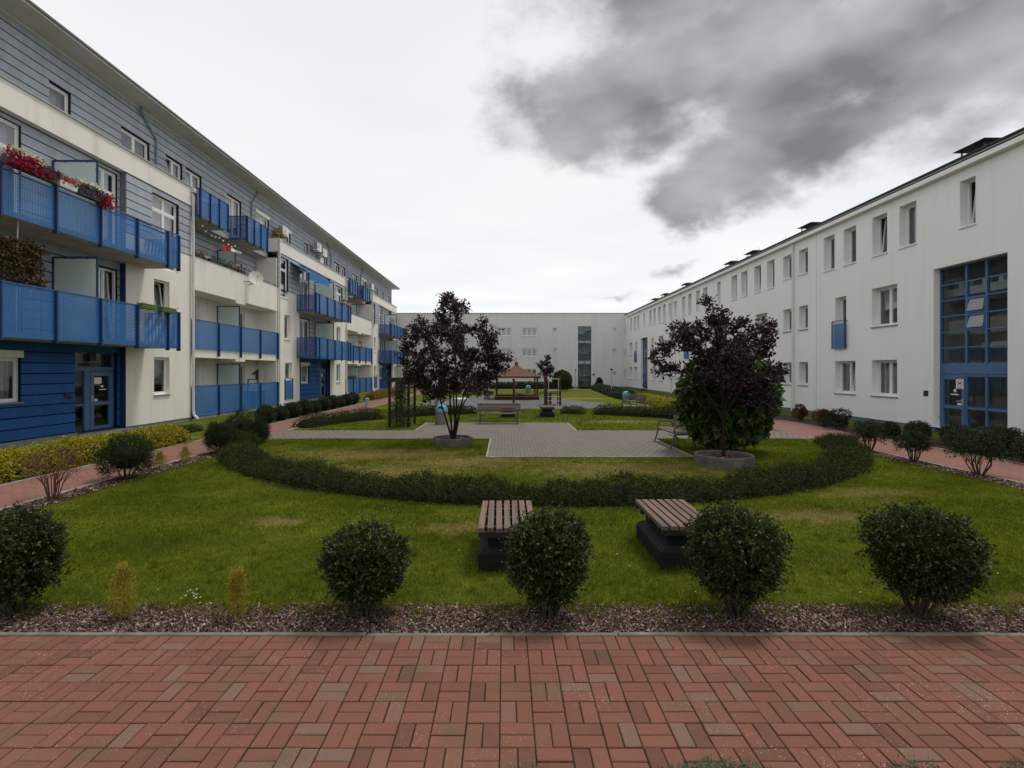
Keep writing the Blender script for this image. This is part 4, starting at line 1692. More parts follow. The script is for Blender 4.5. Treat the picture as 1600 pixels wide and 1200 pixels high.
# stairwell glazing
for si, (a, b) in enumerate(stairs_u):
    d = 0.22
    c1, c2 = a + (b - a) * .385, a + (b - a) * .655       # mullions seen from the court: far bay wide, middle narrow, near wide
    c1, c2 = b - (b - a) * .655, b - (b - a) * .385
    m = MB()
    t = .05
    FR.box(m, a, a + t, 0.1, 5.67, d, d + .1)
    FR.box(m, b - t, b, 0.1, 5.67, d, d + .1)
    for u in (c1, c2):
        FR.box(m, u - .027, u + .027, 0.1, 5.62, d, d + .1)
    FR.box(m, a + t, b - t, 5.62, 5.67, d, d + .1)
    zr = [2.36 + .543 * i for i in range(7)]
    spans = [(a + t, c1 - .035), (c1 + .035, c2 - .035), (c2 + .035, b - t)]
    for (p, q) in spans:
        for z in zr[:-1]:
            FR.box(m, p, q, z - .018, z + .018, d + .01, d + .09)
        FR.box(m, p, q, .1, .22, d + .01, d + .09)
        FR.box(m, p, q, .86, .94, d + .01, d + .09)
        FR.box(m, p, q, 1.93, 2.02, d + .01, d + .09)
    st = m.build('stairwell_glazing', BLUEFR, RB)
    m = MB()
    FR.box(m, a + t, b - t, 2.02, 2.338, d - .01, d + .08)
    m.build('lintel_panel', BLUEFR, st)
    for bi, (p, q) in enumerate(spans):
        for j in range(6):
            if bi == 1 and j in (2, 3):
                # open vent flap
                fr_ = MB()
                z0, z1 = zr[j] + .022, zr[j + 1] - .022
                g_ = .045
                FR.box(fr_, p, p + g_, z0, z1, d - .012, d + .06)
                FR.box(fr_, q - g_, q, z0, z1, d - .012, d + .06)
                FR.box(fr_, p + g_, q - g_, z0, z0 + g_, d - .012, d + .06)
                FR.box(fr_, p + g_, q - g_, z1 - g_, z1, d - .012, d + .06)
                fr_.build('vent_frame', BLUEM, st)
                pm = MB()
                pm.quad(FR.P(p + g_, z0 + g_ + .03, d - .05), FR.P(q - g_, z0 + g_ + .03, d - .05), FR.P(q - g_, z1 - g_, d + .02), FR.P(p + g_, z1 - g_, d + .02))
                pm.build('pane', GLASS, st)
            else:
                pm = MB()
                FR.rect(pm, p, q, zr[j], zr[j + 1], d + .05)
                pm.build('pane', GLASSD, st)
        for (z0, z1) in ((.2, .88), (.92, 1.95)):
            pm = MB()
            FR.rect(pm, p, q, z0, z1, d + .05)
            pm.build('pane', GLASSD, st)
    # the door is the far bay
    p, q = spans[2]
    dm = MB()
    g_ = .11
    FR.box(dm, p, p + g_, .12, 1.93, d - .02, d + .045)
    FR.box(dm, q - g_, q, .12, 1.93, d - .02, d + .045)
    FR.box(dm, p + g_, q - g_, .12, .26, d - .02, d + .045)
    FR.box(dm, p + g_, q - g_, .85, .95, d - .02, d + .045)
    FR.box(dm, p + g_, q - g_, 1.83, 1.93, d - .02, d + .045)
    dm.build('door_leaf', BLUEFR, st)
    dm = MB()
    FR.box(dm, p + .03, p + .08, .96, 1.18, d - .05, d - .021)
    FR.box(dm, p + .03, p + .22, 1.10, 1.13, d - .09, d - .05)
    for z in (.5, 1.5):
        FR.box(dm, q - .02, q + .03, z, z + .07, d - .05, d - .02)
    dm.build('handle', ZINC, st)
    if si == 0:
        dm = MB()
        FR.box(dm, p + .02, p + .30, 1.52, 1.84, d - .034, d - .030)
        sg = dm.build('notice', PVC, st)
        dm = MB()
        RED = m_plain('sign_red', (0.45, 0.03, 0.03), 0.5)
        cc = []
        for i in range(20):
            t0, t1 = 2 * math.pi * i / 20, 2 * math.pi * (i + 1) / 20
            uc, zc = p + .15, 1.70
            P2 = FR.P
            dm.quad(P2(uc + .095 * math.cos(t0), zc + .095 * math.sin(t0), d - .036), P2(uc + .095 * math.cos(t1), zc + .095 * math.sin(t1), d - .036),
                    P2(uc + .118 * math.cos(t1), zc + .118 * math.sin(t1), d - .036), P2(uc + .118 * math.cos(t0), zc + .118 * math.sin(t0), d - .036))
        FR.rect(dm, p + .05, p + .27, 1.535, 1.56, d - .036)
        dm.build('notice_ring', RED, st)
        dm = MB()
        FR.rect(dm, p + .11, p + .19, 1.66, 1.73, d - .037)
        FR.rect(dm, p + .09, p + .12, 1.71, 1.76, d - .037)
        FR.rect(dm, p + .18, p + .21, 1.71, 1.76, d - .037)
        dm.build('notice_print', BLACK, st)
        dm = MB()
        FR.rect(dm, p + .38, p + .48, 1.40, 1.50, d + .046)
        FR.rect(dm, p + .28, p + .60, 1.30, 1.34, d + .046)
        FR.rect(dm, p + .13, p + .34, .965, 1.04, d + .046)
        dm.build('door_sticker', HALLW, st)
        dm = MB()
        FR.box(dm, b + .22, b + .42, 1.22, 1.42, -.012, -.002)
        dm.build('house_plate', BLACK, st)
    # inside: landing, rear wall, lamp, pots
    im = MB()
    FR.box(im, a - 1.2, b + 1.2, 0, 6.2, 2.9, 3.0)
    FR.box(im, a - 1.22, a - 1.2, 0, 6.2, d + .35, 2.9)
    FR.box(im, b + 1.2, b + 1.22, 0, 6.2, d + .35, 2.9)
    FR.box(im, a - 1.2, b + 1.2, -.02, .06, d + .11, 2.9)
    FR.box(im, a - 1.2, b + 1.2, 6.2, 6.25, d + .35, 2.9)
    im.build('stair_wall', HALL, st)
    im = MB()
    FR.box(im, a - .6, b + .6, 4.72, 4.98, .75, 2.9)
    FR.box(im, a + .2, b - .2, 2.9, 3.1, 1.5, 2.9)
    im.build('landing', HALLW, st)
    im = MB()
    for u in (a + .35, a + .95, a + 1.5, b - .5, b - .25):
        FR.box(im, u, u + .16, 4.985, 5.18, .80, .96)
    im.build('flower_pots', HALLW, st)
# eaves, roof, gutter
m = MB()
FR.box(m, R_START, R_END, EAVE + .001, EAVE + .150, -0.22, 12)
m.build('eaves', WHITE, RB)
m = MB()
FR.box(m, R_START, R_END, EAVE + .152, EAVE + .215, -0.19, .2)
m.build('gutter', ROOFM, RB)
m = MB()
FR.box(m, R_START, R_END, EAVE + .216, EAVE + .236, -0.205, .2)
m.build('gutter_bead', ZINC, RB)
m = MB()
FR.box(m, R_START, R_END, EAVE + .237, EAVE + .300, -0.195, .2)
m.build('roof_edge', ROOFM, RB)
m = MB()
P = FR.P
m.quad(P(R_START, EAVE + .302, -.22), P(R_END, EAVE + .302, -.22), P(R_END, EAVE + 1.1, 6), P(R_START, EAVE + 1.1, 6))
m.quad(P(R_START, EAVE + 1.1, 6), P(R_END, EAVE + 1.1, 6), P(R_END, EAVE + .302, 12), P(R_START, EAVE + .302, 12))
FR.box(m, R_START, R_END, EAVE + .302, EAVE + .36, -.19, -.10)
m.build('roof', ROOFM, RB)
m = MB()
m.quad(P(R_START, 0, 0), P(R_START, 0, 12), P(R_START, EAVE, 12), P(R_START, EAVE, 0))
m.quad(P(R_END, 0, .01), P(R_END, 0, 12), P(R_END, EAVE, 12), P(R_END, EAVE, .01))
m.quad(P(R_START, 0, 12), P(R_END, 0, 12), P(R_END, EAVE, 12), P(R_START, EAVE, 12))
m.build('gable_wall', WHITE, RB)
for u in (26.55, 45.9):
    m = MB()
    m.tube([P(u, EAVE + .1, -.09), P(u, .60, -.09), P(u + .02, .45, -.12), P(u + .02, .05, -.12)], .05, 8)
    m.build('downpipe', PIPEM, RB)
m = MB()
FR.box(m, 24.65, 24.665, .18, EAVE, -.004, -.001)
FR.box(m, 43.9, 43.915, .18, EAVE, -.004, -.001)
m.build('expansion_joint', ZINC, RB)
m = MB()
m.tube([P(10, EAVE + .52, .3), P(62, EAVE + .52, .3)], .008, 4)
for u in np.arange(10.5, 62, 2.9):
    m.tube([P(u, EAVE + .34, .3), P(u, EAVE + (.62 if int(u) % 3 else .85), .3)], .008, 4)
m.build('lightning_wire', ZINC, RB)
for (u, hh) in ((17.4, 0), (27.0, 0), (33.2, 0), (36.4, 0), (45.4, 0), (51.5, 0), (55.0, 0)):
    m = MB()
    zb = 9.47
    for (du, dd_) in ((-.42, .9), (.42, .9), (-.42, 1.5), (.42, 1.5)):
        FR.box(m, u + du - .02, u + du + .02, 9.05, zb + .34, dd_ - .02, dd_ + .02)
    vtx = [P(u - .62, zb + .30, .72), P(u + .62, zb + .30, .72), P(u + .62, zb + .30, 1.68), P(u - .62, zb + .30, 1.68)]
    top_ = [P(u - .30, zb + .42, 1.0), P(u + .30, zb + .42, 1.0), P(u + .30, zb + .42, 1.4), P(u - .30, zb + .42, 1.4)]
    m.quad(*vtx)
    m.quad(*top_)
    for i in range(4):
        m.quad(vtx[i], vtx[(i + 1) % 4], top_[(i + 1) % 4], top_[i])
    m.build('vent_hood', BLACK, RB)
    m = MB()
    FR.box(m, u - .36, u + .36, 9.0, zb + .10, .95, 1.45)
    m.build('vent_stack', CONC, RB)

# ------------------------------------------------------------------ grey building closing the court
FB = Facade('y', 63.5, 1)
BB = thing('rear_apartment_building', (0, 63.5, 0), 'flat-roofed pale grey block closing the far end of the courtyard', 'building')
px = lambda xx: (xx - 789) * 63.5 / 800
wins_b = []
for xc in (827, 787, 747, 707, 667):
    for (z0, z1) in ((6.42, 7.42), (3.86, 4.86), (1.3, 2.3)):
        wins_b.append((px(xc) - .93, px(xc) + .93, z0, z1, 3))
for xc in (867, 960.5):
    for (z0, z1) in ((6.95, 7.42), (4.4, 4.87), (1.55, 2.02)):
        wins_b.append((px(xc) - .24, px(xc) + .24, z0, z1, 1))
for (z0, z1) in ((6.42, 7.42), (3.86, 4.86), (1.25, 2.25)):
    wins_b.append((px(974.4), px(978.6), z0, z1, 1))
    wins_b.append((px(633) - .35, px(633) + .35, z0, z1, 1))
SA, SB_ = px(903), px(924)
m = MB()
FB.wall(m, -34, 15.02, 0.14, 9.2, 0, [w[:4] for w in wins_b] + [(SA, SB_, .1, 7.62)], .2)
m.build('wall', BACKW, BB)
for i, w in enumerate(wins_b):
    wi = window(FB, BB, *w[:4], .10, w[4], curtain=('grey', None, 'white')[i % 3] if w[4] == 3 else None, face=0.0, sill_mat=SILLW, plain=(w[4] == 1), fw=.055)
m = MB()
FB.box(m, SA, SB_, .1, .2, .12, .2)
for u in (SA, SB_ - .06, (SA + SB_) / 2 - .03):
    FB.box(m, u, u + .06, .1, 7.62, .12, .2)
for z in (.9, 2.05, 2.9, 3.35, 4.4, 4.75, 5.5, 5.85, 6.6, 7.56):
    FB.box(m, SA, SB_, z, z + .06, .125, .195)
sg = m.build('stairwell_glazing', BLUEFR, BB)
for (z0, z1, mt) in ((.2, 2.9, GLASSD), (2.9, 3.4, FROST), (3.4, 5.5, GLASSD), (5.5, 5.9, FROST), (5.9, 7.6, GLASSD)):
    for (p, q) in ((SA + .06, (SA + SB_) / 2 - .03), ((SA + SB_) / 2 + .03, SB_ - .06)):
        m = MB()
        FB.rect(m, p, q, z0, z1, .16)
        m.build('pane', mt, sg)
m = MB()
FB.box(m, SA - .5, SB_ + .5, 0, 7.7, 2.2, 2.3)
for z in (1.4, 3.0, 4.2, 5.6):
    FB.box(m, SA + .3, SB_ + .3, z, z + .25, 1.0, 2.2)
m.build('stair_wall', HALL, sg)
m = MB()
FB.box(m, -34, 15.3, 9.2, 9.28, -.06, 12)
m.build('roof', ZINC, BB)
m = MB()
m.quad((-34, 63.5, 0), (-34, 75.5, 0), (-34, 75.5, 9.2), (-34, 63.5, 9.2))
m.quad((-34, 75.5, 0), (30, 75.5, 0), (30, 75.5, 9.2), (-34, 75.5, 9.2))
m.quad((30, 63.5, 0), (30, 75.5, 0), (30, 75.5, 8.6), (30, 63.5, 8.6))
m.build('gable_wall', BACKW, BB)
m = MB()
FB.box(m, -34, 15.0, 0, .14, .02, .3)
m.build('plinth', PLINTH_R, BB)
m = MB()
FB.box(m, px(927.5) - .12, px(927.5) + .12, 1.55, 1.75, -.08, -.002)
m.build('wall_lamp', BLACK, BB)

# ------------------------------------------------------------------ slatted bench tables on dark blocks
def slat_table():
    root = thing('slatted_bench', (0, 0, 0), '', 'bench')
    m = MB()
    w, l = 0.32, 0.57
    bw, bl = 0.31, 0.52
    # stepped block: broad foot, sloping shoulder, narrower neck
    pr = [(bw, bl, -0.02), (bw, bl, 0.185), (bw - .055, bl - .03, 0.235), (bw - .10, bl - .08, 0.25), (bw - .10, bl - .08, 0.36)]
    base = 0
    for (a, b, z) in pr:
        m.v += [(-a, -b, z), (a, -b, z), (a, b, z), (-a, b, z)]
    for i in range(len(pr) - 1):
        for k in range(4):
            k2 = (k + 1) % 4
            m.f.append((i * 4 + k, i * 4 + k2, i * 4 + 4 + k2, i * 4 + 4 + k))
    e = (len(pr) - 1) * 4
    m.f.append((e, e + 1, e + 2, e + 3))
    m.build('block', BLOCK, root, world=False)
    m = MB()
    for y in (-l * .62, 0, l * .62):
        m.box(-w + .02, w - .02, y - .03, y + .03, .36, .435)
    m.box(-w + .01, w - .01, -l + .02, -l + .05, .375, .435)
    m.box(-w + .01, w - .01, l - .05, l - .02, .375, .435)
    m.build('frame', BLACK, root, world=False)
    pit = 2 * w / 7
    for i in range(7):
        m = MB()
        x0 = -w + pit * i + .006
        m.cbox(x0, x0 + pit - .024, -l + WRNG.uniform(-.006, .006), l + WRNG.uniform(-.006, .006), .436, .482, .004)
        s = m.build('slat', TABLEW, root, world=False)
        s.location.z = WRNG.uniform(-.002, .003)
        s.rotation_euler.z = WRNG.gauss(0, .006)
    return root


st0 = slat_table()
TAB = [((0.03, 5.93, 0), 'low slatted bench on a dark block, left one of the two on the front lawn'),
       ((1.98, 5.99, 0), 'low slatted bench on a dark block, right one of the two on the front lawn'),
       ((1.95, 23.75, 0), 'small far slatted bench on a dark block before the climbing frame'),
       ((0.15, 23.75, 0), 'far slatted bench on a dark block half hidden behind the backed bench')]
for i, (lc, lb) in enumerate(TAB):
    t = st0 if i == 0 else copy_tree(st0)
    t.location = lc
    tag(t, lb, 'bench', 'slatted benches on blocks')


# ------------------------------------------------------------------ park benches with backrest and looped iron arms
def park_bench(wood):
    root = thing('park_bench', (0, 0, 0), '', 'bench')
    L = 0.87
    for i, (y, z) in enumerate(((-.22, .415), (-.12, .42), (-.02, .42), (.08, .415), (.18, .41))):
        m = MB()
        m.cbox(-L, L, y - .044, y + .044, z - .018, z + .018, .004)
        m.build('seat_slat', wood, root, world=False)
    for (y, z) in ((.225, .52), (.25, .63), (.275, .74)):
        m = MB()
        m.cbox(-L, L, -.018, .018, -.046, .046, .004)
        s = m.build('back_slat', wood, root, world=False)
        s.location = (0, y, z)
        s.rotation_euler.x = R(-13)
    for sx in (-1, 1):
        m = MB()
        x = sx * .74
        t = .022
        m.tube([(x, -.36, 0), (x, -.30, .16), (x, -.235, .39)], t, 7)
        m.tube([(x, .34, 0), (x, .27, .18), (x, .20, .40), (x, .29, .80)], t, 7)
        m.tube([(x, -.26, .385), (x, .20, .385)], t, 6)
        arm = [(x, -.235, .39)]
        for k in range(9):
            a = math.pi * (1.0 - k / 8)
            arm.append((x, -.03 + .225 * math.cos(a), .48 + .16 * math.sin(a)))
        arm.append((x, .215, .47))
        m.tube(arm, .019, 7)
        m.build('iron_frame', LEAD, root, world=False)
    m = MB()
    m.tube([(-.74, .05, .22), (.74, .05, .22)], .012, 6)
    m.build('stretcher', LEAD, root, world=False)
    return root


pb = park_bench(BENCHW)
BEN = [((-0.24, 20.40, .014), 0, 'dark backed park bench facing the plaza from its far edge'),
       ((4.82, 14.55, .014), -90, 'park bench with looped iron arms seen from its end beside the broad-leaved bush'),
       ((7.25, 28.9, 0), -72, 'distant park bench at the edge of the dark play surface')]
for i, (lc, rz, lb) in enumerate(BEN):
    t = pb if i == 0 else copy_tree(pb)
    t.location = lc
    t.rotation_euler.z = R(rz)
    tag(t, lb, 'bench', 'park benches with backrests')


# ------------------------------------------------------------------ concrete bins with blue domes
def bin_():
    root = thing('litter_bin', (0, 0, 0), '', 'bin')
    m = MB()
    m.lathe([(.001, 0), (.26, 0), (.262, .04), (.235, .47), (.22, .49), (.001, .49)], n=20)
    m.build('concrete_body', BINCONC, root, world=False, smooth=False)
    m = MB()
    m.lathe([(.243, .47), (.25, .50), (.245, .54), (.225, .63), (.18, .71), (.11, .765), (.001, .785)], n=24)
    m.build('dome_lid', BINBLUE, root, world=False, smooth=True)
    m = MB()
    v = [(.082 * math.cos(a), -.222 + .0 * math.sin(a), .645 + .082 * math.sin(a)) for a in np.linspace(0, 2 * math.pi, 17)[:-1]]
    m.quad(*v)
    n0 = len(m.v)
    m.v += [(q[0], q[1] + .09, q[2]) for q in v]
    for i in range(16):
        m.f.append((i, (i + 1) % 16, n0 + (i + 1) % 16, n0 + i))
    ap = m.build('aperture', BLACK, root, world=False)
    return root


b0 = bin_()
for i, (lc, rz, lb) in enumerate([((-2.50, 20.2, .014), -8, 'litter bin with blue dome lid standing behind the purple tree trunks'),
                                  ((7.95, 33.6, 0), 20, 'blue-domed litter bin near the distant bench at the play surface'),
                                  ((2.15, 47.5, 0), 5, 'faint blue litter bin seen through the sandpit shelter')]):
    t = b0 if i == 0 else copy_tree(b0)
    t.location = lc
    t.rotation_euler.z = R(rz)
    tag(t, lb, 'bin', 'litter bins with blue domes')

# ------------------------------------------------------------------ pergola
pg = thing('pergola', (-3.99, 19.95, 0), 'small dark timber pergola with a climber between its posts', 'pergola')
for (x, y) in ((-.36, -.65), (.36, -.65), (-.36, .65), (.36, .65)):
    m = MB()
    m.box(x - .045, x + .045, y - .045, y + .045, -.02, 1.68)
    m.build('post', PERGW, pg, world=False)
for x in (-.36, .36):
    m = MB()
    m.box(x - .035, x + .035, -.80, .80, 1.68, 1.78)
    m.build('beam', PERGW, pg, world=False)
for y in (-.7, -.35, 0, .35, .7):
    m = MB()
    m.box(-.55, .55, y - .025, y + .025, 1.782, 1.85)
    m.build('rafter', PERGW, pg, world=False)
for x in (-.36, .36):
    for z in (.25, .75, 1.25):
        m = MB()
        m.box(x - .015, x + .015, -.60, .60, z, z + .04)
        m.build('rung', PERGW, pg, world=False)

# ------------------------------------------------------------------ sandpit with hipped roof
sx, sy = 0.86, 38.6
sp = thing('sandpit_shelter', (sx, sy, 0), 'timber sandpit under a brown hipped roof on the playground', 'sandpit')
m = MB()
W = 1.62
for (x0, x1, y0, y1) in ((-W, W, -W, -W + .14), (-W, W, W - .14, W), (-W, -W + .14, -W + .14, W - .14), (W - .14, W, -W + .14, W - .14)):
    m.box(x0, x1, y0, y1, -.02, .24)
m.build('sandpit_frame', PLAYW, sp, world=False)
for (x0, x1, y0, y1) in ((-W - .02, W + .02, -W - .05, -W + .2), (-W - .02, W + .02, W - .2, W + .05)):
    m = MB()
    m.box(x0, x1, y0, y1, .241, .28)
    m.build('seat_board', m_wood('pale_board_%d' % int(y0 > 0), (0.26, 0.16, 0.11), 0), sp, world=False)
m = MB()
m.quad((-W, -W, .12), (W, -W, .12), (W, W, .12), (-W, W, .12))
m.build('sand', m_plain('sand', (0.42, 0.36, 0.27), .95, .1, .15), sp, world=False)
for (x, y) in ((-1.48, -1.48), (1.48, -1.48), (-1.48, 1.48), (1.48, 1.48)):
    m = MB()
    m.box(x - .055, x + .055, y - .055, y + .055, .0, 1.72)
    m.build('post', PLAYW, sp, world=False)
m = MB()
E = 1.72
for s in (-1, 1):
    m.box(-E, E, s * 1.48 - .05, s * 1.48 + .05, 1.60, 1.72)
    m.box(s * 1.48 - .05, s * 1.48 + .05, -1.43, 1.43, 1.601, 1.72)
m.build('eaves_beam', PLAYW, sp, world=False)
ring = [(E, 1.70), (1.0, 2.02), (.45, 2.28), (.10, 2.52)]
for k in range(4):
    m = MB()
    c, s = [(1, 0), (0, 1), (-1, 0), (0, -1)][k]

    def rot(x, y):
        return (x * c - y * s, x * s + y * c)
    for (r0, z0), (r1, z1) in zip(ring[:-1], ring[1:]):
        p = [(*rot(r0, -r0), z0), (*rot(r0, r0), z0), (*rot(r1, r1), z1), (*rot(r1, -r1), z1)]
        m.quad(*p)
    m.build('roof_slope', SHINGLE, sp, world=False)
m = MB()
m.lathe([(.001, 2.48), (.12, 2.50), (.12, 2.66), (.15, 2.70), (.09, 2.79), (.001, 2.83)], n=12)
m.build('roof_finial', CONC_D, sp, world=False)

# ------------------------------------------------------------------ climbing frame
cf = thing('climbing_tower', (1.9, 31.6, 0), 'red-brown timber climbing frame with chain bridge and rung tower', 'climbing frame')
for (x, y, h) in ((-1.35, 0, 1.55), (.62, -.55, 1.72), (.62, .65, 1.72), (1.45, -.55, 1.72), (1.45, .65, 1.65), (-1.35, 1.1, 1.55)):
    m = MB()
    m.tube([(x, y, -.02), (x, y, h)], .06, 8)
    m.lathe([(.075, h), (.075, h + .06), (.001, h + .09)], x, y, 8)
    m.build('post', PLAYW, cf, world=False)
for (y) in (0, 1.1):
    m = MB()
    m.tube([(-1.35, y, 1.40), (.62, y - .4 if y == 0 else y - .45, 1.40)], .04, 7)
    m.build('beam', PLAYW, cf, world=False)
for y in (0.0, 1.0):
    m = MB()
    pts = []
    for i in range(13):
        q = i / 12
        pts.append((-1.35 + 1.97 * q, y + (-.5 if y == 0 else -.35) * q, .82 - .42 * (1 - (2 * q - 1) ** 2) * .55))
    m.tube(pts, .02, 5)
    m.build('chain', BLACK, cf, world=False)
m = MB()
m.box(.62, 1.45, -.5, .6, .72, .78)
m.build('deck', PLAYW, cf, world=False)
m = MB()
m.box(.56, .66, -.5, .6, .05, 1.35)
m.box(.70, .92, -.60, -.55, .1, .72)
m.build('side_boards', PLAYW, cf, world=False)
PALE = m_plain('galvanised_rung', (0.50, 0.44, 0.36), .5, .4, .1)
for z in (.30, .55, .93, 1.62):
    m = MB()
    m.tube([(.66, -.60, z), (1.45, -.60, z)], .022, 6)
    m.build('rung', PALE, cf, world=False)
for x in (.74, 1.34):
    m = MB()
    m.tube([(x, -.62, .05), (x, -.62, 1.62)], .018, 6)
    m.build('ladder_rail', PALE, cf, world=False)

# low round stepping disc and spring rocker on the play surface
m = MB()
m.lathe([(.001, .0), (.58, 0), (.60, .05), (.58, .09), (.001, .09)], n=24)
o = m.build('stepping_disc', PIPEM)
o.location = (-3.25, 37.6, 0)
tag(o, 'flat white round disc lying on the dark play surface', 'play disc')
rk = thing('spring_rocker', (-1.2, 37.2, 0), 'small dark spring rocker left of the sandpit shelter', 'rocker')
m = MB()
m.tube([(.09 * math.cos(a), .09 * math.sin(a), .02 + .35 * i / 40) for i, a in enumerate(np.linspace(0, 25, 41))], .014, 5)
m.build('spring', BLACK, rk, world=False)
m = MB()
m.box(-.36, .36, -.13, .13, .37, .62)
m.box(-.20, .12, -.11, .11, .62, .68)
m.box(-.30, -.24, -.22, .22, .66, .70)
m.build('seat', BLACK, rk, world=False)

# ------------------------------------------------------------------ bollard light and lamp posts
m = MB()
m.lathe([(.001, -.02), (.10, -.02), (.10, .62), (.115, .63), (.115, .70), (.001, .72)], n=16)
o = m.build('bollard_light', ZINC)
o.location = (-7.1, 26.4, 0)
tag(o, 'short grey bollard light beside the left red path', 'bollard')
for i, (x, y, h, lb) in enumerate(((8.85, 42.5, 2.25, 'slim grey lamp post in front of the far right hedge'), (8.1, 58.8, 2.2, 'slim lamp post against the rear grey building beside its stairwell'))):
    lp = thing('lamp_post', (x, y, 0), lb, 'lamp post', 'court lamp posts')
    m = MB()
    m.tube([(0, 0, -.02), (0, 0, h - .1)], [.05, .035], 8)
    m.build('pole', ZINC, lp, world=False)
    m = MB()
    m.lathe([(.04, h - .12), (.09, h - .06), (.13, h + .0), (.13, h + .03), (.001, h + .06)], n=12)
    m.build('lamp_head', CONC_D, lp, world=False)


# ------------------------------------------------------------------ planters and trees
def planter(x, y, r, label):
    root = thing('planter_ring', (x, y, 0), label, 'planter', 'round concrete tree planters')
    m = MB()
    m.lathe([(r, -.02), (r, .215), (r - .015, .23), (r - .075, .23), (r - .09, .215), (r - .09, .05)], n=40)
    m.build('concrete_ring', CONC_D if x < 0 else m_plain('planter_concrete', (.125, .115, .100), .9, .15, .3, 5, .5), root, world=False)
    m = MB()
    m.lathe([(r - .085, .15), (r * .5, .175), (.001, .185)], n=24)
    m.build('soil', SOIL, root, world=False)
    rg = np.random.default_rng(int(abs(x) * 10))
    v, t = chips(rg, 900, (-r + .1, r - .1, -r + .1, r - .1), .165, .045)
    c = v.reshape(-1, 8, 3)
    c = c[np.hypot(c[:, 0, 0], c[:, 0, 1]) < r - .11]
    v = c.reshape(-1, 3)
    t = t[:len(c) * 8]
    o = link('bark_chips', np_mesh('bark_chips', v, t, MULCH), root, False)
    o['kind'] = 'stuff'
    return root


planter(-1.49, 14.65, .57, 'stained concrete ring planter at the foot of the left purple tree')
planter(4.98, 11.65, .645, 'larger pale concrete ring planter at the foot of the right purple tree')


def tree(root, rng, stems, env, ntip, trunk_r, leaf_mat, L, W, nleaf, tl=0.26, per=7, bark=None, leaf_parts=None, spread=.75):
    """stems: list of point lists; env: function returning crown tip points (local coordinates)."""
    mb = MB()
    nodes = []
    for s in stems:
        pts = [Vector(p) for p in s]
        n_ = len(pts)
        mb.tube(pts, [trunk_r * (1 - .62 * i / (n_ - 1)) for i in range(n_)], 7, False)
        for i in range(1, n_):
            for k in range(4):
                nodes.append((pts[i - 1].lerp(pts[i], (k + 1) / 4), trunk_r * (1 - .62 * (i - 1 + (k + 1) / 4) / (n_ - 1))))
    tips = [Vector(p) for p in env(rng, ntip)]
    centre = Vector(stems[0][0])
    tips.sort(key=lambda p: (p - centre).length)
    orgs, dirs = [], []
    for p in tips:
        best, bd = None, 1e9
        for (q, r_) in nodes:
            d_ = (p - q).length + (0.35 * max(0, q.z - p.z))
            if d_ < bd:
                best, bd, br = q, d_, r_
        ln = (p - best).length
        mid = best.lerp(p, .5) + Vector((rng.normal(0, .06), rng.normal(0, .06), .05 + rng.uniform(0, .10))) * ln
        r0 = min(br * .7, .006 + .010 * ln)
        mb.tube([best, mid, p], [r0, r0 * .7, r0 * .35], 4, False)
        for k in (.35, .6, .85, 1.0):
            q = (best.lerp(mid, k * 2) if k < .5 else mid.lerp(p, k * 2 - 1))
            nodes.append((q, r0 * (1 - .6 * k)))
        dv = (p - mid).normalized()
        for k in range(per):
            w = rng.uniform(.25, 1.0)
            q = (best.lerp(mid, w * 2) if w < .5 else mid.lerp(p, w * 2 - 1))
            orgs.append(tuple(q))
            dirs.append(tuple(dv * .7 + Vector(rng.normal(0, .75, 3)) + Vector((0, 0, .25))))
    mb.build('trunk', bark or BARK, root, world=False)
    v, t = twigs(rng, np.array(orgs), np.array(dirs), tl * rng.uniform(.5, 1.2, len(orgs)), nleaf, L, W, spread, .2, .3)
    link('crown', np_mesh('crown', v, t, leaf_mat), root, False)
    return root


def env_plum(c, r, shoots):
    def f(rng, n):
        lump = lumps(rng, 8, .20)
        d = unit(rng.normal(0, 1, (n * 2, 3)))
        d = d[d[:, 2] > -.80][:n]
        rad = rng.uniform(.12, 1, len(d)) ** .55 * lump(d)
        pts = d * rad[:, None] * np.array([r]) + np.array([c])
        return list(map(tuple, pts)) + shoots
    return f


def env_clusters(cl, depth=.55):
    def f(rng, n):
        pts = []
        tot = sum(c[2] ** 1.5 for c in cl)
        for (x, z, r) in cl:
            k = max(3, int(n * r ** 1.5 / tot))
            yy = rng.normal(0, depth)
            for i in range(k):
                if i % 5 == 0:
                    yy = rng.normal(0, depth)
                q = rng.normal(0, .5, 3) * r
                pts.append((x * .94 + q[0], yy * max(.25, 1 - abs(x) / 1.9) + q[1], z + q[2]))
        return pts
    return f


t1 = thing('purple_plum_tree', (-1.49, 14.65, 0), 'many-stemmed purple-leaved tree in the smaller ring planter left of the bench', 'tree', 'purple-leaved courtyard trees')
rng = np.random.default_rng(21)
stems = [[(-.02, 0, .15), (-.14, .02, .55), (-.26, 0, .95), (-.42, -.05, 1.5), (-.55, -.1, 2.2)],
         [(.02, .02, .15), (.07, .0, .6), (.10, .05, 1.1), (.08, .1, 1.9), (.05, .1, 2.9)],
         [(.04, -.02, .15), (.14, -.04, .6), (.20, -.05, 1.0), (.36, -.12, 1.6), (.52, -.1, 2.3)],
         [(.0, .04, .15), (.05, .12, .7), (.0, .25, 1.3), (-.1, .4, 2.0)],
         [(.03, .0, .15), (.12, .04, .7), (.28, .1, 1.15), (.6, .2, 1.7)],
         [(-.01, -.03, .15), (-.05, -.12, .8), (-.06, -.3, 1.5), (0, -.45, 2.1)]]
